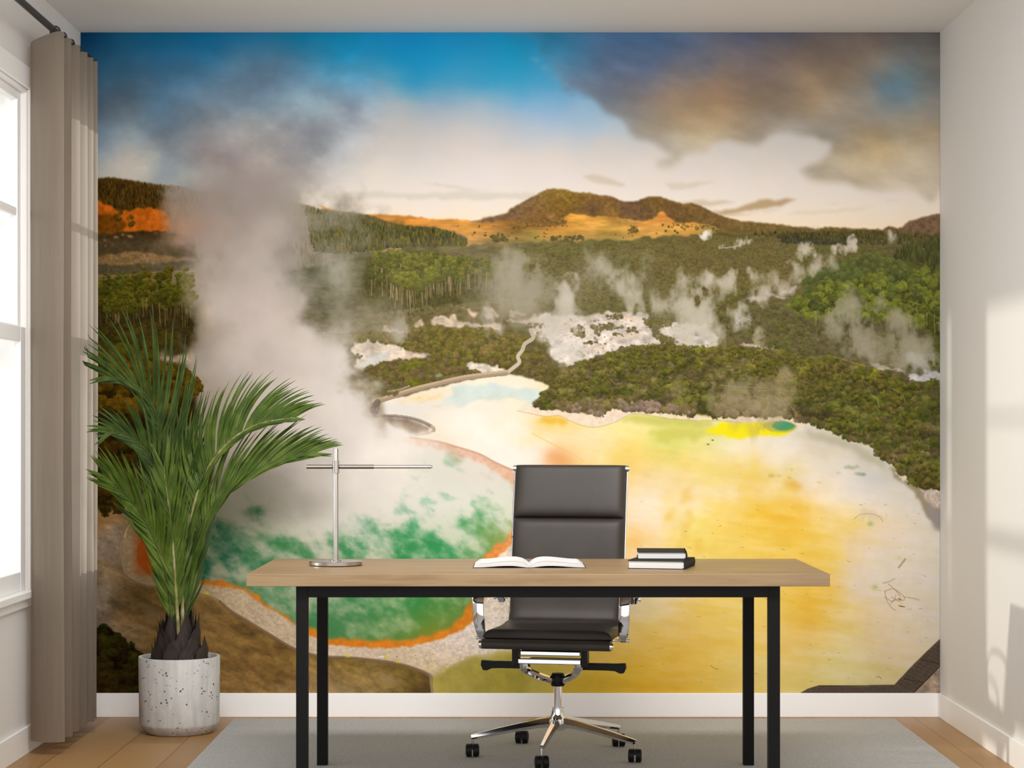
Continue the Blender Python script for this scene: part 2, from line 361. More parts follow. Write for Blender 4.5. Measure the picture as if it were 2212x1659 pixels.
        # left forested ridge, half lost in vapour
        L = [(170, 384), (210, 385), (247, 383), (298, 392), (330, 397), (398, 403), (426, 413), (520, 420), (626, 436), (669, 445), (690, 452), (734, 457), (768, 459), (800, 466), (834, 478), (882, 487), (939, 491), (976, 500), (1011, 514), (1008, 530), (939, 538), (882, 533), (840, 536), (790, 560), (600, 600), (170, 620)]
        slm = s.mask(L, blur=.7, warp=1.5, wscale=5, seed=51); sl, m = slm
        F = s.field([(230, 400, 72, 52, 18), (300, 420, 72, 50, 16), (340, 430, 84, 56, 20), (380, 420, 132, 112, 92), (520, 460, 152, 138, 126), (650, 460, 128, 112, 88), (720, 475, 120, 102, 66), (800, 490, 88, 76, 46), (870, 500, 84, 76, 40), (950, 510, 74, 72, 46), (860, 525, 80, 80, 54), (1000, 520, 92, 84, 60), (720, 540, 116, 110, 90), (640, 520, 136, 124, 108), (600, 590, 116, 106, 86)], sl=sl, p=4, eps=10)
        n = s.fbm(sl, 5, 16, seed=53, octv=3, gain=.7)
        s.put(slm, F * (1 + .17 * n)[..., None])
        s.conifers([(660, 448), (734, 462), (800, 470), (834, 484), (882, 492), (939, 496), (976, 504), (1008, 518), (1000, 530), (900, 534), (840, 532), (760, 540), (680, 540)], 4, 11, [(92, 86, 40), (78, 78, 44), (104, 92, 38), (66, 68, 44)], seed=12, dens=1.5)
        s.conifers([(205, 388), (300, 395), (360, 405), (340, 450), (210, 440)], 4, 11, [(72, 52, 16), (58, 42, 12), (84, 60, 20)], seed=13, dens=1.3)
        # lit slope and dark band at the far left
        s.poly([(170, 428), (215, 435), (236, 447), (262, 456), (290, 452), (308, 447), (322, 451), (352, 456), (372, 470), (372, 498), (320, 503), (280, 500), (170, 505)], (180, 90, 20), blur=1.5, warp=4, wscale=14, seed=55, tex=.16, tscale=10)
        s.poly([(170, 468), (232, 464), (262, 470), (272, 486), (262, 500), (240, 506), (170, 510)], (104, 60, 12), blur=2, warp=5, wscale=14, seed=56, tex=.2)
        s.canopy([(246, 460), (262, 458), (264, 474), (248, 476)], 4, 5, [((52, 36, 8), (104, 70, 18))], seed=14)
        s.canopy([(274, 466), (290, 464), (294, 488), (276, 490)], 4, 6, [((60, 42, 10), (112, 76, 22))], seed=15)
        s.poly([(170, 508), (240, 506), (280, 497), (350, 502), (420, 506), (430, 560), (300, 548), (170, 556)], (58, 42, 20), blur=1.5, warp=4, wscale=16, seed=57, tex=.25, tscale=9)
        for x, y, r in [(250, 512, 6), (282, 510, 7), (226, 520, 4), (228, 530, 3), (243, 528, 3), (268, 508, 4), (336, 504, 3)]:
            s.poly([(x - r, y), (x, y - r * .6), (x + r, y + r * .3), (x, y + r * .6)], (176, 140, 84), blur=1, warp=3, wscale=5, seed=int(x), a=.8)
        s.poly([(170, 556), (232, 552), (280, 542), (330, 548), (420, 566), (420, 574), (170, 576)], (118, 86, 46), blur=1.5, warp=3, wscale=10, seed=58, tex=.25, tscale=6)
        s.poly([(170, 575), (300, 570), (440, 562), (460, 584), (350, 592), (170, 596)], (62, 54, 32), blur=1.5, warp=3, wscale=10, seed=59, tex=.22, tscale=6)
        s.poly([(170, 594), (270, 594), (330, 588), (440, 580), (450, 640), (170, 650)], (108, 84, 40), blur=1.5, warp=3, wscale=20, seed=60, tex=.12, tscale=30, taspect=2)
        s.line([(200, 596), (280, 596), (330, 589), (430, 584)], 2, (140, 112, 60), a=.7)

    def ground(s):
        # broad scrub plain
        G = [(1005, 530), (1060, 524), (1150, 522), (1250, 520), (1330, 520), (1420, 512), (1560, 502), (1700, 500), (1860, 500), (2040, 508), (2040, 860), (560, 860), (560, 600), (740, 560), (880, 534)]
        slm = s.mask(G, blur=1.5, warp=4, wscale=14, seed=61); sl, m = slm
        F = s.field([(800, 560, 92, 88, 56), (1000, 545, 100, 90, 60), (1100, 545, 104, 94, 58), (1250, 535, 88, 84, 42), (1400, 530, 96, 86, 46), (1600, 525, 92, 84, 46), (1800, 515, 82, 76, 42), (1980, 515, 86, 80, 46), (1300, 600, 82, 78, 42), (1500, 570, 94, 82, 44), (1700, 560, 98, 86, 48), (1600, 610, 86, 78, 40), (1100, 640, 104, 94, 62), (900, 690, 92, 84, 44), (800, 680, 104, 94, 64), (700, 600, 84, 84, 62), (660, 680, 90, 84, 62), (760, 640, 86, 82, 58), (1300, 650, 94, 86, 48), (1650, 700, 90, 84, 46), (1900, 760, 92, 84, 58), (1100, 740, 84, 76, 40), (1300, 740, 100, 92, 60)], sl=sl, p=3.5, eps=20)
        n = s.fbm(sl, 26, 8, seed=63, octv=5, gain=.65)
        s.put(slm, F * (1 + .2 * n)[..., None])
        ol = [((56, 54, 26), (112, 100, 48)), ((60, 52, 28), (120, 98, 52)), ((50, 52, 24), (100, 98, 40))]
        s.canopy([(1130, 528), (1330, 524), (1560, 512), (1900, 520), (1930, 545), (1730, 600), (1600, 640), (1480, 640), (1250, 560), (1130, 545)], 2.6, 4.5, ol, seed=21, dens=.8)
        s.canopy([(1180, 545), (1300, 545), (1480, 600), (1580, 640), (1600, 690), (1440, 680), (1300, 680), (1180, 660), (1080, 640)], 4, 6, [((48, 50, 24), (98, 92, 40)), ((54, 50, 28), (106, 94, 48))], seed=22, dens=.8)
        s.conifers([(1686, 506), (1760, 504), (1863, 508), (1863, 524), (1760, 522), (1690, 520)], 3, 10, [(62, 62, 40), (52, 54, 34), (70, 66, 42)], seed=23, dens=2)
        s.conifers([(1620, 500), (1900, 500), (2031, 506), (2031, 530), (1880, 522), (1660, 508)], 3, 8, [(96, 86, 42), (84, 78, 44), (74, 72, 40)], seed=24, dens=.8)
        s.conifers([(1930, 548), (1960, 528), (2031, 520), (2031, 585), (1980, 585), (1930, 580)], 5, 18, [(58, 64, 28), (48, 54, 22), (70, 72, 28)], seed=25, dens=1.8)
        s.line([(1555, 536), (1580, 534), (1600, 530)], 3, (170, 165, 155), a=.7)
        # pale ground of the thermal valley
        for pts, c in [
            ([(764, 744), (798, 732), (850, 744), (892, 757), (940, 768), (885, 780), (842, 784), (790, 797), (764, 792)], (222, 204, 188)),
            ([(1000, 790), (1020, 782), (1062, 788), (1096, 798), (1085, 806), (1040, 806)], (224, 210, 196)),
            ([(930, 694), (958, 684), (984, 680), (998, 698), (1020, 700), (1060, 702), (1085, 704), (1070, 716), (1000, 708), (965, 706)], (214, 192, 170)),
            ([(998, 664), (1018, 668), (1036, 682), (1020, 688), (1006, 676)], (222, 186, 158)), ([(1040, 663), (1070, 670), (1080, 680), (1060, 686), (1046, 678)], (216, 188, 162)),
            ([(1104, 672), (1134, 676), (1132, 682), (1106, 680)], (204, 170, 146)),
            ([(818, 716), (828, 700), (845, 713), (880, 716), (895, 720), (850, 722)], (222, 196, 168)), ([(898, 692), (912, 695), (918, 708), (900, 708)], (210, 184, 160)),
            ([(1086, 689), (1130, 695), (1164, 678), (1205, 683), (1248, 684), (1306, 676), (1356, 673), (1404, 684), (1398, 700), (1420, 726), (1462, 744), (1390, 752), (1311, 768), (1266, 778), (1215, 786), (1190, 770), (1175, 739), (1150, 715), (1140, 705)], (220, 207, 197)),
            ([(1408, 707), (1458, 697), (1496, 699), (1530, 706), (1560, 750), (1480, 752), (1446, 732)], (206, 196, 184)),
            ([(1596, 746), (1640, 740), (1690, 757), (1650, 760)], (212, 190, 172)), ([(1580, 700), (1600, 692), (1620, 690), (1606, 700)], (206, 200, 190)),
            ([(1596, 646), (1660, 636), (1708, 640), (1650, 650)], (170, 160, 146)), ([(1680, 634), (1724, 612), (1720, 622), (1690, 638)], (170, 158, 142)),
            ([(1940, 803), (1990, 806), (2036, 798), (2036, 830), (1998, 828), (1966, 822)], (192, 190, 194)),
            ([(1870, 786), (1900, 790), (1950, 796), (1930, 802), (1890, 800)], (190, 178, 160))]:
            s.poly(pts, (c[0] - 10, c[1] - 10, c[2] - 10), blur=1.2, warp=7, wscale=14, seed=int(pts[0][0]) % 97, tex=.22, tscale=10, taspect=1.7)
        s.poly([(1164, 676), (1205, 683), (1248, 684), (1240, 694), (1160, 694)], (226, 216, 206), blur=2, a=.8)
        for x0, y0, w in [(1100, 690, 60), (1140, 712, 40), (1220, 702, 30), (780, 740, 60), (870, 768, 60), (1060, 706, 40), (1320, 690, 70), (1310, 724, 80), (1260, 752, 60)]:
            s.poly([(x0 - 6, y0), (x0 + w * .5, y0 - 5), (x0 + w, y0 + 2), (x0 + w * .5, y0 + 5)], (226, 190, 160), blur=3, warp=6, wscale=10, seed=int(x0), a=.6, tex=.12, tscale=5)
        s.poly([(790, 770), (815, 762), (850, 764), (830, 780), (790, 795), (768, 796)], (206, 214, 212), blur=4, warp=8, wscale=16, seed=5, a=.7)
        # dark scrub on the pale ground
        dk = [((58, 50, 30), (112, 98, 62)), ((62, 56, 30), (104, 98, 50))]
        for pts in [[(1230, 710), (1252, 700), (1270, 722), (1250, 730)], [(1276, 702), (1300, 700), (1326, 698), (1346, 708), (1330, 712), (1300, 714), (1296, 726), (1284, 716)], [(1306, 680), (1340, 676), (1345, 688), (1308, 690)], [(1354, 708), (1372, 706), (1380, 720), (1356, 718)], [(1390, 690), (1430, 672), (1470, 690), (1440, 705), (1405, 712)], [(1410, 722), (1450, 728), (1470, 740), (1430, 740)], [(1240, 760), (1256, 756), (1262, 770), (1246, 772)], [(1280, 734), (1290, 738), (1276, 744), (1262, 742)], [(1136, 698), (1176, 700), (1180, 706), (1140, 708)], [(1346, 724), (1330, 718), (1324, 722), (1330, 726)], [(1158, 716), (1176, 718), (1190, 750), (1172, 760), (1160, 740)], [(786, 766), (772, 764), (768, 772), (784, 774)]]:
            s.canopy(pts, 3, 4.5, dk, seed=int(pts[0][0]) % 89 + 3, dens=1.1)
        rs = np.random.RandomState(9)
        for k in range(110):
            x = 1230 + rs.rand() * 330; y = 690 + rs.rand() * 75
            s.stamp(x, y, 1.5 + rs.rand() * 2, np.array((76, 66, 46.)), np.array((124, 112, 80.)), rs, .8)
        # pine wood in the middle
        s.poly([(790, 560), (850, 545), (960, 550), (1050, 572), (1080, 610), (1070, 650), (960, 660), (930, 690), (820, 690), (780, 640)], (62, 58, 24), blur=4, warp=6, wscale=20, seed=71, tex=.3, tscale=6)
        pg = [((58, 60, 18), (118, 118, 38)), ((64, 62, 22), (126, 122, 46)), ((52, 56, 20), (104, 108, 40))]
        s.canopy([(806, 548), (850, 541), (900, 549), (960, 552), (1005, 557), (1050, 574), (1070, 592), (1060, 600), (1000, 590), (900, 582), (812, 580)], 6, 7, pg, seed=31, dens=.7)
        s.pines([(806, 588), (880, 584), (960, 590), (1040, 606), (1078, 622), (1070, 640), (980, 640), (930, 650), (915, 655), (800, 645)], 92, 46, 64, pg, (150, 130, 92), seed=32, cr=.2)
        s.pines([(830, 645), (925, 645), (920, 680), (895, 690), (850, 676)], 14, 74, 80, pg, (150, 130, 92), seed=33, cr=.24)
        # bushes of the near valley
        bs = [((62, 56, 22), (120, 104, 42)), ((56, 54, 22), (108, 100, 36)), ((70, 60, 30), (124, 104, 56))]
        s.canopy([(760, 690), (860, 672), (960, 660), (1080, 650), (1150, 655), (1160, 675), (1040, 660), (960, 680), (900, 694), (830, 700), (770, 712)], 4.5, 5.5, [((66, 62, 30), (112, 102, 54)), ((74, 64, 40), (116, 102, 64))], seed=34, dens=.7, a=.8)
        s.canopy([(764, 724), (819, 717), (867, 722), (921, 706), (989, 711), (1056, 706), (1093, 727), (1138, 726), (1128, 748), (1117, 770), (1112, 784), (1093, 795), (1074, 788), (1000, 777), (937, 766), (894, 756), (853, 743), (797, 733), (769, 742)], 5, 7, bs, seed=35, base=(76, 68, 30))
        s.canopy([(787, 795), (842, 781), (898, 777), (966, 767), (1004, 780), (996, 792), (1034, 803), (1050, 808), (989, 815), (932, 831), (885, 835), (842, 829), (797, 817)], 5, 7, [((60, 54, 24), (110, 92, 44)), ((66, 58, 34), (112, 94, 60)), ((60, 62, 18), (112, 112, 28))], seed=36, base=(80, 70, 34))
        s.canopy([(1120, 768), (1158, 754), (1194, 768), (1180, 778), (1130, 776)], 4.5, 5.5, bs, seed=37)
        s.canopy([(1097, 808), (1129, 786), (1169, 777), (1192, 794), (1240, 794), (1230, 840), (1192, 836), (1147, 822), (1124, 829), (1102, 815)], 5.5, 7, [((62, 54, 30), (104, 90, 50)), ((56, 50, 26), (100, 90, 40))], seed=38, base=(76, 64, 38))
        # hill wood at the right
        rg = [((42, 48, 14), (104, 114, 34)), ((46, 52, 14), (118, 126, 38)), ((40, 46, 18), (90, 100, 38))]
        s.canopy([(1736, 610), (1740, 592), (1764, 580), (1834, 560), (1892, 543), (1935, 560), (1990, 580), (1950, 600), (1880, 620), (1790, 640), (1745, 640)], 6, 7, [((44, 52, 22), (84, 94, 38)), ((50, 56, 24), (92, 98, 40))], seed=40, base=(62, 68, 28))
        s.canopy([(1700, 655), (1733, 638), (1776, 612), (1834, 609), (1892, 588), (1979, 580), (2036, 583), (2036, 730), (1979, 724), (1892, 700), (1840, 690), (1795, 700), (1747, 698), (1712, 676)], 8, 10, rg, seed=41, base=(54, 58, 18))
        s.poly([(1780, 690), (1900, 690), (2036, 715), (2036, 800), (1960, 790), (1840, 760), (1760, 740), (1720, 710)], (72, 66, 38), blur=5, warp=6, wscale=20, seed=72, tex=.25, tscale=7)
        s.canopy([(1570, 670), (1700, 660), (1760, 700), (1900, 720), (2036, 740), (2036, 800), (1950, 795), (1840, 770), (1700, 755), (1590, 740), (1560, 700)], 5, 7, [((56, 54, 28), (96, 90, 50)), ((62, 56, 34), (104, 94, 60)), ((52, 54, 24), (94, 92, 42))], seed=42, dens=.85)
        s.canopy([(2000, 690), (2036, 680), (2036, 800), (2015, 790)], 8, 9, [((36, 38, 12), (72, 78, 22))], seed=43, dens=.8)
        s.pines([(1740, 690), (1800, 690), (1800, 712), (1750, 712)], 7, 56, 60, rg, (150, 130, 88), seed=44, cr=.26)
        s.pines([(1960, 690), (2030, 690), (2030, 735), (1960, 735)], 8, 60, 66, rg, (140, 120, 82), seed=45, cr=.26)
        # winding track, boardwalk with fence
        s.line([(1147, 715), (1152, 730), (1134, 743), (1129, 756), (1119, 770), (1122, 783), (1106, 797), (1092, 808)], 8, (196, 182, 160))
        s.line([(1147, 715), (1152, 730), (1134, 743), (1129, 756)], 4, (170, 156, 134), a=.6)
        # small low steam plumes
        g = (206, 200, 192)
        s.steam([(1228, 606, 10, .7), (1222, 632, 16, .9), (1212, 660, 22, .8), (1222, 690, 26, .9), (1215, 720, 34, .9), (1222, 750, 36, 1), (1240, 776, 22, 1.1), (1180, 640, 28, .35)], (212, 205, 196), a=.85, seed=81, scale=34)
        s.steam([(1110, 565, 34, .6), (1140, 590, 40, .55), (1160, 620, 40, .5), (1120, 640, 50, .4), (1170, 570, 30, .5), (1090, 610, 40, .4), (1060, 690, 30, .5)], (158, 152, 136), a=.85, seed=82, scale=44)
        s.steam([(1285, 572, 34, .3), (1320, 585, 30, .4), (1335, 605, 20, .8), (1350, 625, 18, .9), (1364, 645, 16, .9), (1373, 668, 14, .9), (1380, 692, 16, .7), (1395, 565, 26, .3), (1385, 600, 22, .25)], (190, 183, 170), a=.85, seed=83, scale=30, soft=.7)
        s.steam([(1520, 598, 22, .9), (1500, 620, 28, .8), (1470, 645, 40, .7), (1520, 650, 30, 1), (1505, 685, 28, 1), (1520, 715, 30, 1.1), (1530, 742, 26, 1.1), (1480, 740, 26, .7), (1440, 660, 30, .5), (1572, 620, 14, .8), (1574, 640, 14, .6)], (196, 188, 174), a=.9, seed=84, scale=36)
        s.steam([(1590, 672, 16, .7), (1602, 690, 20, .8)], g, a=.8, seed=85, scale=24)
        s.steam([(1620, 590, 10, .7), (1632, 604, 8, .7), (1665, 605, 18, .5), (1690, 620, 16, .6), (1660, 628, 12, .7), (1720, 590, 16, .7), (1728, 605, 12, .8), (1710, 575, 8, .6), (1770, 570, 18, .5), (1800, 560, 16, .5), (1750, 585, 14, .5), (1640, 634, 18, .7)], (200, 190, 176), a=.8, seed=86, scale=22)
        s.steam([(1528, 505, 8, 1), (1520, 510, 6, 1)], (226, 216, 206), a=.95, seed=87, scale=12)
        s.steam([(1560, 534, 7, .8), (1598, 530, 9, .9), (1608, 527, 6, .8), (1618, 516, 5, .7), (1736, 545, 14, .6), (1752, 540, 10, .6), (1810, 537, 10, .8), (1836, 534, 12, .9), (1846, 530, 8, .8), (1762, 492, 8, .9), (1840, 510, 6, .6), (1930, 512, 9, .6)], (214, 204, 192), a=.85, seed=88, scale=12)
        s.steam([(1840, 665, 30, .7), (1850, 700, 34, .8), (1880, 690, 30, .5), (1836, 730, 30, .6), (1870, 745, 24, .7), (1930, 700, 22, .6), (1945, 690, 20, .7), (1960, 740, 30, .8), (1985, 755, 24, .7), (1960, 770, 26, .7), (1800, 720, 40, .35), (1905, 760, 34, .35)], (160, 152, 132), a=.85, seed=89, scale=36)
        s.steam([(2010, 800, 26, .8), (1985, 785, 20, .5)], (188, 184, 180), a=.8, seed=90, scale=24)
        s.steam([(1640, 730, 14, .7), (1630, 745, 16, .6)], (200, 188, 174), a=.7, seed=91, scale=20)
        s.steam([(880, 706, 16, .9), (862, 712, 20, .7), (1046, 690, 20, .6), (1060, 700, 16, .6)], (178, 168, 160), a=.8, seed=92, scale=24)

    def terrace(s):
        T = [(780, 880), (800, 868), (860, 860), (940, 838), (1040, 815), (1096, 808), (1150, 820), (1190, 836), (1186, 860), (1240, 890), (1320, 880), (1420, 890), (1560, 900), (1690, 900), (1800, 930), (1895, 968), (1925, 1005), (1990, 1050), (2040, 1068), (2040, 1500), (920, 1500), (900, 1440), (700, 1440), (640, 1400), (640, 960), (780, 940)]
        C = [(860, 880, 232, 224, 215), (900, 868, 236, 218, 192), (980, 905, 238, 230, 220), (900, 905, 226, 222, 214), (950, 960, 240, 224, 204), (1050, 960, 243, 236, 226), (1000, 930, 243, 236, 228), (1100, 900, 241, 226, 206), (1060, 930, 243, 238, 230), (1130, 990, 243, 238, 230), (1140, 960, 243, 234, 220), (1190, 968, 242, 222, 196), (1210, 1000, 232, 165, 100), (1150, 935, 241, 218, 172), (1250, 935, 242, 216, 166), (1190, 900, 236, 196, 120), (1120, 985, 243, 238, 231), (940, 845, 236, 220, 198), (1120, 880, 240, 224, 200), (1150, 860, 232, 224, 210), (1090, 825, 238, 224, 204),
             (1300, 960, 242, 218, 166), (1400, 930, 236, 214, 146), (1450, 935, 214, 204, 104), (1430, 945, 212, 204, 100), (1500, 950, 226, 210, 128), (1510, 925, 218, 206, 106), (1350, 925, 238, 214, 140), (1400, 985, 240, 200, 108), (1310, 1000, 240, 205, 120), (1260, 985, 242, 212, 150), (1340, 1000, 236, 190, 84), (1500, 1000, 240, 206, 126), (1600, 975, 240, 226, 196), (1700, 970, 236, 226, 212), (1800, 975, 222, 212, 198), (1860, 990, 210, 204, 192), (1900, 1010, 206, 200, 188), (1840, 1020, 226, 218, 210), (1920, 1040, 212, 206, 198), (1750, 955, 214, 202, 184), (1760, 1020, 236, 224, 206), (1650, 980, 238, 222, 190), (1630, 990, 238, 202, 122),
             (1500, 1085, 240, 222, 190), (1560, 1062, 240, 220, 180), (1440, 1035, 241, 218, 168), (1660, 1052, 238, 216, 165), (1880, 1205, 226, 211, 188), (1400, 1130, 241, 224, 196), (1390, 1210, 240, 214, 170), (1440, 1290, 232, 210, 170), (1400, 1050, 240, 216, 174), (1370, 1100, 240, 222, 192), (1420, 1090, 240, 224, 196), (1450, 1060, 238, 214, 160), (1460, 1080, 240, 214, 152), (1550, 1035, 238, 204, 120), (1620, 1030, 236, 192, 84), (1700, 1048, 234, 192, 92), (1740, 1060, 238, 214, 166), (1800, 1060, 238, 222, 195), (1650, 1065, 238, 212, 154), (1560, 1070, 238, 216, 166), (1900, 1080, 226, 216, 206), (1980, 1120, 216, 208, 196), (1850, 1060, 228, 220, 212), (1480, 1005, 238, 202, 118),
             (1450, 1120, 239, 213, 150), (1500, 1140, 238, 212, 138), (1550, 1100, 236, 194, 84), (1650, 1095, 233, 183, 58), (1720, 1110, 233, 178, 52), (1750, 1150, 233, 186, 74), (1650, 1165, 234, 190, 82), (1580, 1160, 234, 192, 86), (1480, 1180, 236, 196, 96), (1370, 1170, 238, 186, 116), (1420, 1150, 240, 218, 170), (1440, 1180, 240, 214, 156), (1850, 1120, 234, 200, 140), (1900, 1150, 228, 206, 172), (1980, 1200, 214, 204, 188), (1860, 1250, 218, 202, 182), (1800, 1200, 232, 194, 112), (1780, 1240, 230, 180, 72), (1840, 1190, 229, 204, 160), (1880, 1200, 222, 206, 182), (1950, 1250, 214, 204, 188), (1700, 1200, 233, 188, 76),
             (1400, 1310, 226, 196, 142), (1370, 1300, 228, 206, 165), (1500, 1320, 227, 184, 90), (1600, 1310, 231, 194, 108), (1700, 1310, 227, 180, 70), (1770, 1300, 226, 176, 62), (1760, 1330, 223, 168, 50), (1820, 1330, 224, 188, 116), (1870, 1330, 220, 198, 160), (1950, 1310, 214, 200, 180), (2010, 1300, 206, 196, 184), (1400, 1380, 226, 180, 86), (1500, 1390, 224, 174, 64), (1600, 1390, 226, 184, 86), (1720, 1390, 224, 180, 96), (1800, 1400, 218, 188, 130), (1900, 1400, 212, 192, 158), (2000, 1360, 206, 194, 174), (1960, 1420, 206, 190, 160), (1380, 1450, 220, 168, 32), (1450, 1470, 217, 164, 38), (1420, 1420, 224, 176, 66), (1550, 1450, 220, 178, 76), (1650, 1450, 218, 184, 108), (1750, 1460, 212, 184, 120), (1850, 1450, 208, 186, 138), (1900, 1475, 196, 172, 122), (1300, 1460, 212, 166, 36), (1200, 1480, 192, 158, 46), (1100, 1480, 168, 152, 56), (1010, 1480, 152, 132, 70), (1080, 1310, 234, 222, 208), (1050, 1370, 228, 212, 196), (1000, 1400, 216, 196, 176), (950, 1420, 206, 184, 158), (1260, 1440, 214, 172, 52), (1060, 1430, 186, 166, 88), (1150, 1440, 184, 160, 64), (1100, 1420, 196, 174, 96), (970, 1450, 178, 152, 104), (1000, 1445, 170, 148, 78), (1330, 1400, 226, 180, 90)]
        C = [(x, y, min(246, r + 4), min(240, g + (13 if b < 150 else 3)), b + max(0, (150 - b) * .27)) for x, y, r, g, b in C]
        slm = s.mask(T, blur=1.5, warp=3, wscale=16, seed=101); sl, m = slm
        F = s.field(C, sl=sl, p=3.4, warp=17, wscale=40, seed=103, eps=16)
        n = s.fbm(sl, 70, 14, seed=105, octv=5, gain=.6, ang=.12)
        n2 = s.fbm(sl, 20, 18, seed=106, octv=3)
        yl = np.clip((225 - F[..., 2]) / 150, 0, 1)
        g = np.stack([.012 * n, .025 * n * (.3 + yl), .2 * n * yl], -1) + (.012 * n2)[..., None]
        s.put(slm, F * (1 + g))
        # pale blue shallow
        s.poly([(975, 832), (1022, 834), (1061, 828), (1079, 830), (1124, 841), (1183, 841), (1172, 852), (1149, 873), (1126, 880), (1142, 866), (1102, 859), (1034, 866), (989, 880), (955, 876), (977, 852)], (204, 218, 213), blur=3, warp=4, wscale=20, seed=107, a=.95, tex=.03, tscale=30)
        s.poly([(1055, 832), (1072, 826), (1088, 836), (1060, 838)], (205, 215, 222), blur=3, a=.8)
        s.poly([(800, 884), (830, 872), (960, 862), (1000, 872), (960, 890), (880, 896), (815, 894)], (226, 222, 216), blur=5, a=.7)
        s.poly([(860, 868), (900, 856), (960, 852), (950, 862), (890, 870)], (238, 210, 160), blur=3, warp=5, wscale=14, seed=109, a=.8, tex=.08, tscale=6)
        s.poly([(928, 877), (965, 875), (945, 880)], (236, 208, 150), blur=1.5, a=.8)
        s.line([(1000, 870), (1040, 860), (1090, 857), (1130, 865)], 1.5, (222, 205, 185), a=.7)
        s.poly([(1154, 910), (1170, 902), (1222, 902), (1235, 912), (1190, 918)], (228, 178, 50), blur=4, warp=5, wscale=14, seed=110, a=.9)
        s.line([(1150, 936), (1185, 955), (1225, 975), (1260, 995)], 3, (226, 206, 110), a=.7, blur=2)
        s.poly([(1175, 1005), (1180, 975), (1205, 968), (1225, 985), (1230, 1010)], (230, 158, 92), blur=10, a=.8)
        # bright yellow and olive along the far shore
        s.poly([(1400, 935), (1440, 928), (1500, 926), (1560, 930), (1540, 944), (1500, 950), (1460, 954), (1420, 950)], (206, 200, 94), blur=4, warp=7, wscale=20, seed=111, a=.85)
        s.poly([(1340, 902), (1372, 897), (1420, 900), (1480, 906), (1530, 910), (1540, 922), (1460, 920), (1380, 915), (1345, 912)], (196, 190, 92), blur=4, warp=4, wscale=16, seed=112, a=.75)
        s.poly([(1520, 932), (1545, 925), (1560, 913), (1600, 911), (1650, 912), (1690, 925), (1715, 932), (1690, 942), (1640, 944), (1580, 947), (1560, 944)], (244, 228, 20), blur=2.5, warp=4, wscale=18, seed=113)
        s.poly([(1625, 920), (1650, 914), (1640, 932), (1610, 932)], (226, 206, 60), blur=4, a=.6)
        s.poly([(1648, 920), (1660, 911), (1690, 908), (1712, 912), (1722, 921), (1712, 931), (1690, 934), (1664, 931)], (190, 184, 62), blur=1, curve=True)
        s.poly([(1668, 920), (1676, 911), (1692, 909), (1708, 912), (1719, 920), (1708, 928), (1690, 930), (1676, 927)], (70, 146, 100), blur=1, curve=True)
        s.poly([(1722, 924), (1730, 922), (1738, 926), (1730, 929)], (232, 220, 196), blur=.6, curve=True)
        for x, y in [(1540, 951), (1530, 960)]: s.poly([(x - 4, y), (x, y - 2), (x + 4, y), (x, y + 2)], (110, 112, 92), blur=.5)
        s.poly([(1740, 930), (1800, 940), (1850, 962), (1900, 990), (1925, 1012), (1890, 1005), (1850, 985), (1800, 960), (1750, 945)], (176, 172, 148), blur=6, warp=6, wscale=18, seed=114, a=.75)
        s.poly([(1850, 1020), (1900, 1020), (1930, 1040), (1900, 1050), (1860, 1040)], (206, 206, 210), blur=10, a=.6)
        for x, y, r, c in [(1838, 1009, 13, (172, 182, 156)), (1852, 1007, 7, (150, 160, 150)), (1858, 1023, 12, (154, 166, 146)), (1866, 1026, 7, (136, 150, 136)), (1812, 1022, 8, (206, 196, 190)), (1668, 1028, 8, (206, 184, 96)), (1684, 1028, 7, (204, 182, 98)), (1706, 1033, 6, (204, 182, 98)), (1700, 1013, 4, (206, 190, 106)), (1712, 1016, 5, (206, 190, 110)), (1771, 1042, 6, (204, 186, 120))]:
            s.poly([(x - r, y), (x, y - r * .3), (x + r, y + r * .1), (x, y + r * .35)], c, blur=1, warp=2, wscale=8, seed=int(x), a=.9, curve=True)
        s.poly([(1690, 1046), (1715, 1038), (1740, 1052), (1722, 1060)], (226, 168, 54), blur=6, a=.7)
        for x, y in [(1480, 1075), (1485, 1120), (1440, 1115), (1475, 1150), (1500, 1180), (1460, 1195)]:
            s.poly([(x - 6, y + 22), (x + 2, y - 18), (x + 18, y - 22), (x + 10, y + 12)], (232, 190, 84), blur=6, warp=9, wscale=14, seed=int(x + y), a=.65)
        # scrapes and twigs
        rs = np.random.RandomState(12)
        for k in range(150):
            x = 1380 + rs.rand() * 640; y = 1080 + rs.rand() * 400; l = 1 + rs.rand() ** 3 * 9
            s.line([(x, y), (x + l, y + (rs.rand() - .3) * l * .7)], 1.0, (120, 96, 70), a=.3 + .35 * rs.rand(), curve=False)
        s.steam([(1868, 1112, 12, .7), (1880, 1108, 16, .6), (1900, 1115, 10, .6)], (205, 190, 170), a=.5, seed=115, scale=9)
        s.line([(1845, 1122), (1858, 1112), (1880, 1110), (1900, 1116), (1908, 1128)], 1.6, (160, 140, 122), a=.6)
        s.poly([(1873, 1131), (1882, 1128), (1888, 1133), (1880, 1136)], (130, 176, 96), blur=2)
        s.poly([(1882, 1268), (1892, 1262), (1898, 1270), (1890, 1276)], (176, 190, 120), blur=3, a=.9)
        s.poly([(1936, 1208), (1944, 1202), (1948, 1208)], (190, 196, 140), blur=3, a=.8)
        s.line([(1942, 1226), (1950, 1216), (1956, 1208)], 4, (150, 128, 104), a=.7)
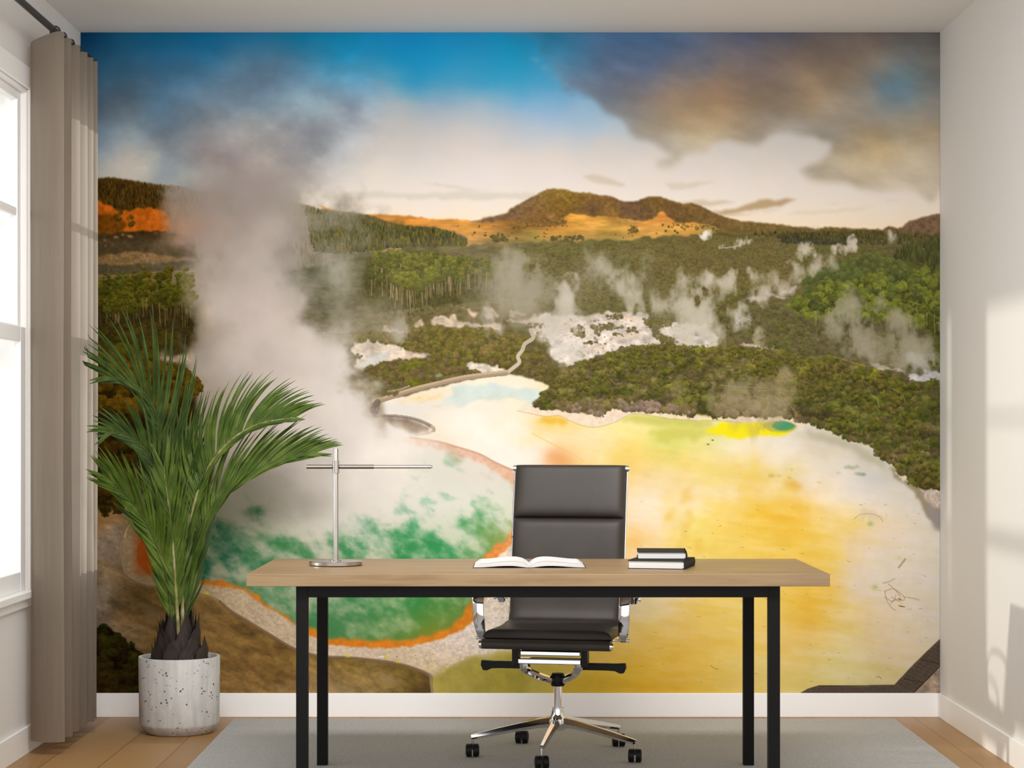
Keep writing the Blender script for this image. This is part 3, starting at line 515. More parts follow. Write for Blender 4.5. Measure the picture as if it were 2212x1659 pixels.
        for L in [[(1908, 1260), (1922, 1256), (1934, 1250)], [(1912, 1276), (1916, 1296), (1926, 1312), (1934, 1318)], [(1912, 1278), (1930, 1272), (1950, 1286), (1954, 1296), (1940, 1296), (1926, 1290)], [(1920, 1262), (1936, 1276), (1946, 1290)], [(1954, 1290), (1970, 1292), (1986, 1296)], [(1912, 1290), (1930, 1300), (1936, 1286)], [(1925, 1305), (1932, 1296), (1944, 1300)]]:
            s.line(L, 1.8, (150, 126, 100), a=.65)
        s.line([(1940, 1293), (1948, 1295)], 2, (110, 92, 40)); s.line([(1943, 1309), (1954, 1311)], 2.2, (100, 84, 30))
        s.line([(1938, 1297), (1950, 1302), (1944, 1307)], 1.3, (200, 180, 60), a=.8)
        s.line([(1536, 1438), (1544, 1444), (1552, 1446)], 1.4, (150, 110, 60), a=.8); s.line([(1894, 1463), (1900, 1462), (1904, 1466)], 1.4, (120, 90, 70), a=.8)
        # shore of sand under the front bushes
        s.poly([(1118, 884), (1150, 878), (1190, 880), (1250, 892), (1300, 900), (1330, 880), (1400, 890), (1500, 898), (1560, 904), (1620, 898), (1690, 898), (1752, 916), (1735, 920), (1690, 907), (1640, 911), (1600, 913), (1560, 908), (1500, 907), (1440, 903), (1400, 896), (1368, 893), (1350, 900), (1330, 911), (1288, 922), (1255, 918), (1232, 908), (1210, 898), (1180, 899), (1130, 890)], (238, 214, 192), blur=1, warp=2, wscale=10, seed=116, tex=.05, tscale=8)
        s.line([(1118, 888), (1150, 894), (1180, 900), (1208, 898), (1232, 909), (1256, 919), (1288, 923), (1330, 912), (1350, 901), (1368, 894), (1400, 897), (1440, 904), (1500, 909), (1560, 909), (1600, 914)], 1.6, (160, 146, 104), a=.5)
        # right-hand shore
        s.poly([(1925, 1005), (1960, 1025), (1985, 1050), (2040, 1070), (2040, 1140), (2005, 1120), (1985, 1080), (1955, 1045), (1930, 1030)], (150, 138, 112), blur=3, warp=3, wscale=14, seed=117)
        s.poly([(1934, 1020), (1955, 1024), (1966, 1040), (1950, 1038)], (226, 208, 186), blur=1.5, warp=3, wscale=8)
        s.poly([(1985, 1052), (2040, 1066), (2040, 1100), (2015, 1095), (1995, 1070)], (196, 178, 164), blur=2, warp=3, wscale=8, tex=.15, tscale=5)
        s.poly([(2000, 1085), (2020, 1098), (2040, 1105), (2040, 1160), (2018, 1140), (2005, 1110)], (150, 140, 134), blur=4, warp=3, wscale=10)
        # front bush belt
        bb = [((52, 50, 18), (108, 104, 40)), ((48, 48, 22), (98, 94, 46)), ((64, 54, 34), (118, 100, 68)), ((48, 52, 18), (104, 106, 36)), ((56, 50, 26), (104, 94, 52))]
        B = [(1151, 877), (1171, 852), (1192, 836), (1209, 807), (1227, 794), (1257, 780), (1288, 776), (1311, 764), (1345, 751), (1390, 748), (1446, 742), (1492, 751), (1559, 751), (1595, 749), (1640, 754), (1685, 759), (1757, 766), (1829, 780), (1873, 794), (1947, 806), (1967, 823), (1998, 828), (2015, 820), (2040, 832), (2040, 1062), (1986, 1046), (1940, 1018), (1926, 998), (1899, 985), (1892, 964), (1829, 946), (1805, 932), (1752, 912), (1689, 898), (1612, 898), (1554, 900), (1503, 896), (1413, 888), (1365, 886), (1320, 878), (1302, 898), (1266, 890), (1220, 886), (1186, 882)]
        s.canopy(B, 6, 11, bb, seed=46, base=(78, 70, 34), dens=1.25)
        s.canopy([(1300, 770), (1446, 745), (1600, 752), (1757, 770), (1900, 800), (1960, 850), (1900, 870), (1700, 800), (1500, 790), (1320, 800)], 7, 10, [((50, 54, 14), (116, 114, 34)), ((54, 54, 18), (118, 108, 42))], seed=47, dens=.55)
        s.canopy([(1760, 820), (1960, 830), (2040, 850), (2040, 1050), (1960, 1020), (1900, 960), (1800, 920), (1720, 880)], 9, 13, [((38, 44, 14), (96, 102, 34)), ((42, 46, 18), (98, 96, 42)), ((50, 46, 24), (98, 88, 50))], seed=48, dens=.75)
        rs = np.random.RandomState(77)
        slb, mb = s.mask(B, blur=2)
        nb_ = s.fbm(slb, 64, 30, seed=161, octv=3); nc = s.fbm(slb, 22, 13, seed=162, octv=3)
        s.img[slb] *= (1 + (.16 * nb_ + .20 * nc) * mb)[..., None]
        Bp = np.array(B)
        for k in range(260):
            x = 1180 + rs.rand() * 850; top = np.interp(x, Bp[:26, 0], Bp[:26, 1]); bot = np.interp(x, Bp[:25:-1, 0], Bp[:25:-1, 1])
            y = top + 6 + rs.rand() ** 1.3 * (bot - top - 16)
            r = 7 + 8 * rs.rand() + (x > 1760) * 4
            g = rs.rand(); d = np.array((40, 42, 14.)) + g * np.array((14, 6, 12.)); l = np.array((118, 118, 34.)) + g * np.array((4, -14, 14.))
            for q in range(5): s.stamp(x + (rs.rand() - .5) * r * 2.4, y + (rs.rand() - .3) * r * .9, r * (.35 + .3 * rs.rand()), d, l * (.85 + .3 * rs.rand()), rs, .8)
        s.canopy([(1190, 870), (1320, 862), (1420, 870), (1500, 880), (1500, 894), (1413, 888), (1365, 886), (1320, 878), (1302, 898), (1266, 892), (1220, 888)], 6, 7, [((94, 78, 66), (150, 126, 108)), ((80, 70, 44), (122, 104, 66))], seed=49, dens=.9)
        s.canopy([(1550, 860), (1700, 860), (1700, 897), (1550, 897)], 6, 7, [((84, 72, 48), (130, 112, 80))], seed=50, dens=.8)
        for L in [[(1880, 850), (1895, 862), (1900, 880)], [(1930, 840), (1950, 852), (1955, 868)], [(1700, 870), (1715, 885), (1722, 900)], [(1320, 820), (1330, 830), (1345, 826)]]:
            s.line(L, 1.2, (176, 158, 132), a=.6)
        s.line([(1555, 832), (1600, 836), (1660, 838)], 1.5, (150, 140, 112), a=.7); s.line([(1555, 838), (1600, 842), (1660, 844)], 1.5, (120, 112, 84), a=.6, dash=6)
        s.line([(1800, 770), (1840, 782), (1880, 792), (1930, 788)], 1.5, (170, 156, 132), a=.6, dash=5)
        s.steam([(1580, 850, 40, .6), (1640, 865, 40, .7), (1690, 855, 24, .6), (1620, 825, 30, .6), (1690, 830, 20, .5), (1540, 840, 30, .5), (1660, 890, 30, .6), (1610, 880, 40, .4), (1480, 830, 24, .35)], (168, 152, 118), a=.6, seed=93, scale=46, rough=1.2)

    def pool(s):
        s.poly([(170, 780), (460, 780), (820, 830), (840, 960), (640, 1060), (330, 1120), (170, 1120)], (150, 136, 112), blur=6)
        rim = [(330, 1105), (310, 1150), (297, 1190), (297, 1216), (311, 1236), (344, 1246), (400, 1256), (440, 1263), (480, 1267), (520, 1273), (542, 1286), (556, 1299), (590, 1319), (620, 1338), (660, 1366), (700, 1389), (720, 1394), (760, 1397), (810, 1400), (880, 1397), (920, 1390), (960, 1378), (1000, 1359), (1019, 1346), (1040, 1315), (1050, 1285), (1062, 1240), (1078, 1200), (1112, 1172), (1135, 1140), (1138, 1080), (1125, 1040), (1107, 1018), (1071, 1001), (1035, 982), (984, 966), (944, 955), (886, 946), (700, 950), (480, 1040)]
        inner = [(350, 1110), (335, 1150), (330, 1200), (345, 1232), (400, 1248), (430, 1252), (500, 1258), (530, 1268), (556, 1282), (576, 1306), (610, 1326), (640, 1346), (700, 1371), (712, 1379), (780, 1382), (880, 1383), (930, 1372), (970, 1357), (1000, 1335), (1017, 1300), (1030, 1250), (1043, 1203), (1071, 1178), (1103, 1156), (1118, 1120), (1118, 1070), (1098, 1036), (1060, 1012), (1030, 996), (980, 976), (900, 960), (700, 960), (480, 1050)]
        # gravel shore round the pool
        sh = [(180, 1090), (290, 1110), (262, 1180), (264, 1216), (272, 1241), (294, 1256), (319, 1264), (422, 1281), (450, 1287), (475, 1298), (500, 1319), (533, 1339), (574, 1364), (635, 1400), (685, 1417), (710, 1419), (753, 1420), (821, 1427), (855, 1432), (889, 1441), (929, 1458), (965, 1448), (985, 1430), (1020, 1418), (1100, 1404), (1130, 1300), (1130, 1160), (700, 1100), (340, 1090)]
        slm = s.mask(sh, blur=1.5, warp=3, wscale=12, seed=121); sl, m = slm
        F = s.field([(280, 1200, 168, 140, 104), (300, 1250, 164, 140, 104), (440, 1275, 176, 152, 116), (500, 1295, 182, 160, 128), (560, 1335, 186, 164, 136), (640, 1385, 192, 168, 140), (700, 1405, 206, 184, 160), (780, 1410, 206, 184, 162), (850, 1420, 200, 178, 148), (920, 1430, 210, 188, 160), (960, 1400, 222, 202, 184), (1000, 1380, 228, 210, 196), (1060, 1340, 236, 222, 208), (1070, 1390, 230, 212, 198), (1070, 1300, 236, 218, 198), (940, 1450, 204, 180, 140)], sl=sl, p=3.5, warp=8, wscale=20)
        n = s.fbm(sl, 7, 5, seed=123, octv=4, gain=.8)
        s.put(slm, F * (1 + .12 * n)[..., None])
        slm = s.mask(rim, blur=1.0, warp=2, wscale=10, seed=124)
        F = s.field([(300, 1200, 176, 86, 28), (340, 1240, 190, 100, 30), (500, 1270, 196, 114, 34), (640, 1350, 206, 122, 36), (800, 1390, 212, 124, 36), (960, 1370, 216, 130, 40), (1030, 1300, 220, 134, 44), (1080, 1190, 228, 142, 70), (1120, 1150, 230, 158, 96), (1130, 1080, 228, 176, 140), (1100, 1020, 226, 180, 152), (1000, 972, 224, 184, 162), (900, 950, 226, 194, 172), (600, 1040, 200, 190, 170)], sl=slm[0], eps=10)
        s.put(slm, F * (1 + .06 * s.fbm(slm[0], 8, seed=124, octv=3))[..., None])
        s.poly([(290, 1110), (345, 1110), (345, 1250), (290, 1240)], (176, 84, 28), blur=6, a=.55)
        s.line([(886, 945), (944, 954), (984, 965), (1035, 981), (1071, 1000), (1107, 1016)], 5, (206, 160, 136), blur=2, a=.9)
        # pink brown upper margin, greens, vapour on the water
        slm = s.mask(inner, blur=3, warp=4, wscale=16, seed=125, curve=False); sl, m = slm
        F = s.field([(480, 1200, 22, 92, 70), (470, 1240, 24, 92, 72), (560, 1150, 48, 118, 74), (620, 1110, 56, 124, 78), (560, 1270, 42, 118, 78), (640, 1320, 52, 124, 78), (700, 1350, 54, 124, 80), (800, 1360, 66, 130, 74), (800, 1320, 50, 128, 76), (900, 1310, 46, 132, 72), (980, 1320, 80, 136, 62), (930, 1365, 110, 136, 52), (1000, 1250, 50, 136, 80), (900, 1180, 46, 140, 84), (970, 1200, 40, 144, 92), (1000, 1140, 66, 152, 92), (1060, 1120, 80, 156, 100), (1080, 1160, 130, 160, 90), (1090, 1060, 120, 176, 130), (1000, 1020, 86, 168, 130), (950, 980, 92, 170, 140), (1060, 1030, 150, 166, 126), (1030, 1000, 200, 160, 134), (960, 968, 210, 168, 146), (400, 1150, 30, 96, 66)], sl=sl, p=3.5, warp=10, wscale=30, seed=127)
        cov = s.field([(470, 1250, -.2), (480, 1190, -.02), (510, 1130, .22), (560, 1170, .0), (480, 1100, .45), (560, 1100, .35), (620, 1050, .75), (610, 1160, .28), (560, 1060, .6), (700, 1000, 1.3), (800, 1050, 1.25), (760, 1120, 1.0), (860, 1000, .95), (850, 1100, .85), (650, 1190, .5), (700, 1180, .6), (800, 1180, .6), (900, 1190, .12), (880, 1150, .5), (960, 1190, -.08), (1010, 1190, .0), (960, 1130, .6), (1010, 1060, .6), (1040, 1110, .05), (1060, 1150, .0), (1090, 1080, .7), (940, 1060, .85), (960, 985, .25), (1000, 1010, .25), (900, 960, .9), (930, 1000, .5), (1050, 1020, .4), (1070, 1050, .5), (980, 1040, .7), (520, 1230, .1), (560, 1260, .15), (600, 1300, .1), (680, 1300, .35), (760, 1300, .35), (830, 1310, .3), (900, 1290, .26), (960, 1300, .1), (985, 1320, -.2), (860, 1345, .1), (920, 1350, -.3), (980, 1350, -1.0), (780, 1365, -.2), (700, 1350, -.1), (400, 1150, -.2)], sl=sl, p=3.2, warp=8, wscale=30, seed=128, eps=24)[..., 0]
        n = s.fbm(sl, 46, 32, seed=129, octv=5, gain=.52, ang=.5)
        n = n + .35 * s.fbm(sl, 120, 90, seed=130, octv=2) + .3 * s.fbm(sl, 20, 14, seed=132, octv=3, ang=.5); lift = np.clip((1215 - s.gy[sl]) / 180, 0, 1) * .34; v = np.clip(cov * .5 + .46 * n + .43 + lift, 0, 1); v = (v * v * (3 - 2 * v))[..., None] * .95
        F = F * np.array((1.0, .99, .93), np.float32) + np.array((14, 2, 2), np.float32)
        V = s.field([(480, 1150, 160, 160, 132), (600, 1100, 196, 188, 172), (760, 1080, 222, 213, 204), (950, 1080, 230, 222, 212), (800, 1190, 206, 198, 180), (700, 1300, 178, 180, 150), (900, 1300, 160, 180, 130), (1060, 1080, 226, 222, 208), (700, 980, 216, 206, 197)], sl=sl, p=2.5, eps=40)
        s.put(slm, F * (1 - v) + V * v)

    def foreground(s):
        # brown flat below the fence
        gr = [(170, 1095), (286, 1118), (269, 1144), (261, 1180), (264, 1216), (272, 1241), (294, 1257), (319, 1265), (422, 1282), (450, 1288), (475, 1299), (500, 1320), (533, 1340), (574, 1365), (635, 1401), (685, 1418), (753, 1422), (821, 1428), (855, 1433), (889, 1442), (929, 1460), (934, 1505), (170, 1505)]
        slm = s.mask(gr, blur=.8, warp=1.0, wscale=12, seed=131); sl, m = slm
        F = s.field([(230, 1110, 196, 150, 92), (250, 1150, 150, 130, 108), (225, 1180, 150, 130, 112), (230, 1230, 126, 104, 76), (260, 1260, 122, 98, 66), (220, 1300, 150, 136, 120), (300, 1290, 104, 80, 46), (260, 1320, 104, 82, 50), (230, 1350, 132, 112, 94), (300, 1350, 128, 102, 64), (380, 1330, 124, 96, 56), (450, 1320, 112, 86, 48), (500, 1360, 100, 76, 40), (560, 1390, 100, 76, 40), (500, 1420, 110, 84, 44), (520, 1470, 124, 94, 52), (600, 1470, 122, 92, 48), (700, 1480, 140, 112, 72), (750, 1440, 110, 88, 44), (800, 1470, 124, 102, 60), (880, 1460, 104, 84, 38), (900, 1490, 84, 66, 32), (930, 1490, 66, 50, 30), (640, 1430, 106, 82, 42), (350, 1420, 110, 86, 48)], sl=sl, p=3.5, warp=12, wscale=30, seed=133)
        n = s.fbm(sl, 44, 20, seed=135, octv=5, gain=.6, ang=.35); n2 = s.fbm(sl, 6, 5, seed=136, octv=2)
        s.put(slm, (F * 1.12 + 3) * (1 + .24 * n + .05 * n2)[..., None])
        for x, y, r in [(330, 1330, 26), (300, 1310, 18), (420, 1330, 20), (700, 1480, 40), (740, 1490, 34), (830, 1460, 18), (850, 1475, 24), (230, 1290, 20), (250, 1270, 16), (400, 1400, 26), (600, 1480, 22)]:
            s.poly([(x - r, y), (x, y - r * .5), (x + r, y + 2), (x, y + r * .5)], (156, 132, 94), blur=3, warp=14, wscale=18, seed=int(x), a=.5)
        s.poly([(180, 1095), (240, 1110), (262, 1108), (250, 1125), (210, 1150), (180, 1160)], (190, 146, 92), blur=3, warp=4, wscale=14, a=.8, tex=.08)
        s.poly([(222, 1236), (234, 1234), (238, 1248), (222, 1252)], (176, 150, 114), blur=1.5, warp=3, wscale=8, tex=.1)
        s.poly([(214, 1268), (245, 1262), (240, 1280), (230, 1300), (240, 1315), (225, 1312)], (176, 160, 136), blur=2, warp=5, wscale=10, a=.8, tex=.1, tscale=5)
        s.line([(262, 1374), (280, 1362), (300, 1356)], 3, (160, 134, 100), a=.8)
        # fence along the shore
        fl = [(286, 1120), (269, 1144), (261, 1180), (264, 1216), (272, 1241), (294, 1256), (319, 1264), (370, 1272), (422, 1281), (450, 1287), (475, 1298), (500, 1319), (533, 1339), (574, 1364), (635, 1400), (685, 1416), (710, 1419), (753, 1420), (821, 1427), (855, 1432), (889, 1441), (929, 1458), (932, 1475), (934, 1500)]
        s.line(fl, 6, (142, 118, 88), a=.9); s.line([(x, y - 2.5) for x, y in fl], 1.6, (184, 160, 128), a=.9)
        s.line([(x, y + 2) for x, y in fl[10:]], 6, (104, 82, 62), a=.7, dash=4)
        s.line(fl[-3:], 4, (140, 122, 112), a=.9)
        for x, y in [(750, 1417), (832, 1419), (860, 1430), (445, 1281)]:
            s.poly([(x - 7, y - 1), (x + 2, y - 3), (x + 8, y + 2), (x, y + 2)], (218, 200, 40), blur=.8)
        s.poly([(816, 1418), (828, 1417), (829, 1420), (817, 1421)], (226, 220, 216), blur=.5)
        for x, y in [(858, 1418), (898, 1416), (935, 1413), (922, 1416), (948, 1439), (955, 1459), (960, 1480), (940, 1428), (982, 1436)]:
            s.poly([(x - 5, y), (x, y - 3), (x + 5, y), (x, y + 3)], (226, 204, 172), blur=1.5, a=.7); s.poly([(x - 1.6, y), (x, y - 1.2), (x + 1.6, y), (x, y + 1.2)], (100, 76, 46), blur=.5)
        s.poly([(1098, 1490), (1110, 1482), (1130, 1480), (1128, 1498), (1100, 1498)], (136, 120, 70), blur=4, a=.7)
        # olive flat at the foot of the chair
        s.poly([(935, 1460), (975, 1440), (1000, 1424), (1040, 1418), (1110, 1410), (1140, 1420), (1140, 1500), (938, 1500)], (166, 150, 62), blur=6, warp=6, wscale=20, seed=137, a=.75, tex=.08, tscale=24)
        # boardwalk lower right
        b = [(1727, 1500), (1746, 1489), (1770, 1482), (1933, 1481), (1976, 1435), (2036, 1377), (2036, 1434), (1971, 1500)]
        s.poly([(1971, 1500), (2036, 1434), (2036, 1500)], (150, 132, 114), blur=1, tex=.22, tscale=14)
        slm = s.poly(b, (84, 72, 62), blur=.8, tex=.12, tscale=3)
        s.line([(1727, 1500), (1746, 1489), (1770, 1482), (1933, 1481), (1976, 1435), (2036, 1377)], 2.2, (60, 48, 36), curve=False); s.line([(1971, 1500), (2036, 1434)], 2.5, (44, 36, 28), curve=False)
        for k in range(28):
            x = 1760 + k * 6.3; s.line([(x, 1483), (x + 5, 1499)], .9, (58, 48, 40), a=.5, curve=False)
        for k in range(16):
            t = k / 15; x = 1940 + 92 * t; y = 1476 - 94 * t; s.line([(x, y), (x + 38, y + 18)], 1.0, (56, 46, 38), a=.55, curve=False)
        s.line([(1952, 1466), (1994, 1474)], 1.2, (40, 34, 28), curve=False); s.line([(1988, 1424), (2036, 1436)], 1.2, (40, 34, 28), curve=False)
        # the far boardwalk with its loop
        bw = [(1095, 807), (1045, 813), (1000, 819), (943, 832), (898, 843), (853, 857), (824, 866), (808, 870)]
        s.line([(x, y - 3) for x, y in bw], 10, (190, 166, 136)); s.line(bw, 6, (150, 130, 108), dash=4); s.line([(x, y + 3) for x, y in bw], 1.4, (128, 108, 88))
        s.line([(884, 834), (862, 842), (838, 846)], 4, (176, 154, 122), dash=4)
        s.line([(816, 868), (806, 884), (812, 896)], 13, (112, 100, 90)); s.line([(822, 868), (814, 894)], 1.6, (90, 78, 70))
        s.poly([(815, 898), (850, 902), (885, 905), (910, 912), (930, 924), (926, 932), (900, 938), (860, 926), (830, 910)], (146, 124, 106), blur=2, warp=3, wscale=14, seed=139, tex=.12, tscale=14)
        s.poly([(825, 902), (880, 906), (890, 912), (840, 910)], (104, 88, 76), blur=2, a=.8)
        lp = [(815, 896), (853, 897), (885, 901), (910, 908), (934, 920), (937, 928), (925, 935), (898, 939)]
        s.line([(x, y + 2) for x, y in lp[:6]], 7, (120, 106, 96)); s.line(lp, 1.6, (166, 150, 134)); s.line([(x, y + 1) for x, y in lp[4:]], 5, (196, 172, 144), dash=4)
        s.canopy([(830, 848), (862, 846), (858, 856), (834, 858)], 4, 5, [((70, 62, 36), (116, 100, 58))], seed=51)
        s.poly([(760, 838), (830, 836), (826, 846), (800, 860), (760, 866)], (100, 90, 56), blur=5, warp=6, wscale=14, a=.8, tex=.2, tscale=6)
        s.poly([(939, 812), (951, 806), (957, 813), (945, 817)], (130, 150, 110), blur=.6); s.poly([(942, 816), (955, 814), (955, 822), (944, 822)], (84, 76, 60), blur=.6, a=.8)

    def haze(s):
        sl = s.box(s.X0, 480, s.X1, 1080)
        y = s.gy[sl]; x = s.gx[sl]
        k = np.clip((y - 500) / 25, 0, 1) * (.19 - .09 * np.clip((y - 560) / 260, 0, 1)) * np.clip((1090 - y) / 60, 0, 1)
        k = k + .07 * np.exp(-((x - 1050) / 260) ** 2 - ((y - 640) / 90) ** 2)
        s.img[sl] = s.img[sl] * (1 - k[..., None]) + np.array((150, 142, 116), np.float32) * k[..., None]

    def big_steam(s):
        s.steam([(1100, 660, 60, .4), (1180, 650, 60, .4), (1040, 640, 50, .3), (1280, 640, 70, .3), (1420, 640, 60, .3), (850, 700, 50, .35), (790, 690, 50, .5), (800, 730, 40, .4)], (150, 142, 124), a=.6, seed=149, scale=60, soft=.9)
        # tall column rising from the pool
        rows = {
            345: [(330, 0), (450, 0), (560, 0), (720, 0)], 370: [(330, 0.02), (380, .15), (450, .4), (520, .55), (600, .5), (660, .15), (720, 0)],
            400: [(320, .05), (360, .42), (400, .6), (440, .85), (520, .95), (600, .9), (640, .6), (680, .25), (720, .04), (760, 0)],
            440: [(300, .03), (340, .33), (380, .7), (420, .9), (500, 1), (580, 1), (640, .9), (690, .6), (740, .3), (790, .05)],
            480: [(300, .03), (345, .3), (370, .6), (420, .95), (500, 1), (600, 1), (650, .9), (690, .75), (740, .62), (790, .4), (840, .08)],
            520: [(310, .03), (350, .35), (400, .8), (450, .92), (520, 1), (600, 1), (625, .85), (660, .62), (700, .72), (750, .58), (800, .36), (850, .03)],
            560: [(310, .08), (360, .32), (395, .5), (450, .9), (520, 1), (600, 1), (640, .75), (665, .55), (700, .7), (740, .55), (780, .33), (820, .08), (850, 0)],
            600: [(330, .03), (380, .2), (420, .55), (460, .95), (560, 1), (620, 1), (650, .85), (690, .75), (730, .6), (770, .33), (810, .05)],
            650: [(350, .02), (380, .15), (420, .5), (445, .85), (500, 1), (600, 1), (640, .95), (670, .6), (720, .45), (760, .3), (800, .1), (850, 0)],
            700: [(340, 0), (370, .1), (400, .35), (430, .7), (460, .97), (560, 1), (640, 1), (680, .7), (710, .55), (750, .4), (800, .18), (840, 0)],
            750: [(360, .03), (390, .25), (410, .6), (440, .95), (560, 1), (700, 1), (740, .9), (770, .5), (800, .12), (840, 0)],
            800: [(370, 0), (400, .2), (430, .7), (470, .95), (600, 1), (720, 1), (755, .95), (780, .5), (800, .08)],
            850: [(400, .05), (430, .45), (470, .85), (520, .93), (620, 1), (740, 1), (775, .8), (800, .3), (825, 0)],
            900: [(410, .05), (440, .4), (480, .8), (540, .93), (640, 1), (760, 1), (810, .8), (850, .35), (890, .15), (940, 0)],
            950: [(410, .1), (450, .6), (520, .9), (600, .97), (700, 1), (800, 1), (860, .75), (900, .4), (950, .06)],
            1000: [(420, .2), (460, .6), (520, .88), (600, .97), (700, 1), (800, .95), (870, .65), (930, .1)],
            1060: [(430, .1), (470, .4), (520, .65), (560, .6), (620, .8), (700, .9), (780, .8), (860, .3)],
            1120: [(440, 0), (520, .12), (620, .3), (700, .5), (780, .4), (860, 0)], 1160: [(480, 0), (700, 0), (860, 0)]}
        cp = [(x, y, a) for y, r in rows.items() for x, a in r]
        sl = s.box(290, 350, 970, 1170)
        A = s.field(cp, sl=sl, warp=34, wscale=46, seed=141, eps=6)[..., 0]
        n = s.fbm(sl, 62, 74, seed=142, octv=5, gain=.55)
        A = np.clip(A + (1.6 + 1.0 * (s.gx[sl] > 650) * (s.gy[sl] < 720)) * n * A * (1 - A), 0, 1) * np.clip((s.gy[sl] - 352) / 40, 0, 1)
        col = [(360, 400, 148, 150, 148), (440, 400, 156, 144, 138), (560, 400, 154, 143, 138), (640, 400, 158, 152, 146), (400, 450, 150, 136, 124), (500, 450, 150, 140, 132), (600, 450, 152, 143, 134), (690, 460, 146, 138, 122), (380, 490, 172, 134, 110), (440, 490, 160, 140, 128), (520, 490, 162, 148, 140), (580, 500, 176, 164, 156), (640, 520, 158, 148, 138), (700, 510, 146, 140, 128), (780, 510, 140, 134, 118),
               (380, 560, 140, 126, 112), (450, 560, 158, 146, 136), (540, 570, 178, 166, 158), (600, 590, 182, 170, 162), (660, 570, 148, 142, 130), (700, 580, 164, 157, 144), (760, 590, 152, 146, 128), (460, 640, 170, 158, 149), (560, 660, 188, 175, 166), (630, 680, 186, 174, 165), (690, 660, 150, 143, 128), (740, 700, 160, 152, 136), (420, 700, 152, 140, 126), (500, 730, 190, 177, 168), (600, 740, 196, 184, 175), (680, 740, 200, 189, 180), (740, 760, 206, 196, 186),
               (440, 800, 172, 160, 148), (520, 800, 184, 173, 164), (600, 800, 198, 186, 177), (700, 810, 210, 200, 191), (750, 830, 214, 205, 196), (470, 870, 168, 154, 143), (540, 870, 182, 170, 160), (620, 880, 200, 188, 179), (720, 890, 214, 204, 195), (480, 940, 176, 163, 152), (560, 940, 190, 178, 168), (650, 950, 208, 198, 189), (760, 960, 219, 210, 201), (840, 950, 224, 215, 206), (900, 950, 228, 218, 208), (520, 1010, 184, 174, 160), (620, 1020, 206, 196, 187), (720, 1040, 218, 209, 200), (820, 1040, 224, 215, 207), (560, 1080, 186, 180, 164), (700, 1110, 214, 206, 196)]
        F = s.field(col, sl=sl, warp=26, wscale=60, seed=145, eps=10)
        n = s.fbm(sl, 90, 110, seed=148, octv=4, gain=.5)
        s.put((sl, A.astype(np.float32)), F * (1 + .045 * n)[..., None])

    def near_left(s):
        # trees at the lower left edge of the print
        pl = [((48, 44, 10), (104, 94, 24)), ((42, 40, 10), (94, 88, 22)), ((46, 46, 12), (100, 100, 28))]
        s.poly([(170, 640), (420, 640), (440, 700), (400, 780), (300, 780), (170, 780)], (44, 36, 12), blur=10, warp=8, wscale=24, seed=151, tex=.3, tscale=7, a=.95)
        s.canopy([(200, 610), (300, 608), (380, 622), (420, 640), (400, 660), (205, 660)], 8, 10, pl, seed=61, dens=.8, a=.92)
        s.pines([(205, 640), (420, 640), (410, 710), (300, 715), (205, 715)], 64, 62, 72, pl, (128, 104, 56), seed=62, cr=.22, a=.92)
        s.canopy([(205, 700), (330, 700), (385, 720), (385, 770), (205, 770)], 6, 8, [((36, 30, 8), (70, 60, 18)), ((42, 34, 10), (76, 62, 22))], seed=63, dens=.8)
        s.steam([(420, 650, 30, .6), (400, 700, 26, .5), (420, 740, 30, .7), (370, 770, 14, .4), (430, 600, 30, .4)], (160, 148, 130), a=.75, seed=147, scale=40, soft=.8)
        s.poly([(330, 776), (370, 768), (415, 764), (415, 782), (350, 786)], (176, 152, 132), blur=3, warp=4, wscale=10, a=.8, tex=.15, tscale=5)
        s.poly([(170, 760), (330, 770), (400, 790), (425, 850), (430, 900), (330, 1000), (300, 1090), (170, 1100)], (44, 32, 8), blur=6, warp=6, wscale=20, seed=152, tex=.35, tscale=8)
        yb = [((44, 32, 6), (112, 82, 18)), ((40, 32, 6), (98, 78, 16)), ((34, 26, 6), (84, 62, 14))]
        s.canopy([(205, 752), (250, 740), (300, 750), (330, 775), (300, 800), (205, 800)], 9, 11, [((36, 34, 8), (86, 78, 18))], seed=64, dens=.8)
        s.canopy([(205, 790), (300, 780), (380, 790), (430, 820), (430, 880), (340, 900), (260, 890), (205, 900)], 10, 13, yb, seed=65, dens=.8)
        s.canopy([(205, 960), (300, 950), (330, 1000), (290, 1080), (240, 1120), (205, 1115)], 9, 12, [((40, 28, 6), (86, 62, 16)), ((34, 26, 6), (72, 58, 14))], seed=66, dens=.9)
        s.canopy([(200, 1360), (232, 1352), (262, 1376), (290, 1400), (306, 1440), (306, 1500), (200, 1500)], 8, 11, [((22, 14, 4), (62, 48, 14)), ((20, 14, 4), (56, 36, 14)), ((18, 16, 4), (58, 56, 14))], seed=67, base=(24, 16, 6), dens=1.0)
# ---------------------------------------------------------------- the room
import bpy, bmesh, random
from mathutils import Vector, Matrix
rnd = random.Random(3)
sc = bpy.context.scene
COL = sc.collection
F = 4385.0                                    # focal length in pixels of the 2212 px wide frame
CX, CY, CZ = 1105.0, 930.0, 1.17              # principal point, eye height

def at(px, py, Y):                            # a picture position at depth Y
    return Vector(((px - CX) * Y / F, Y, CZ + (CY - py) * Y / F))

# ---- materials
def lin(c):
    return tuple((v / 12.92 if v <= .04045 else ((v + .055) / 1.055) ** 2.4) for v in (x / 255 for x in c))

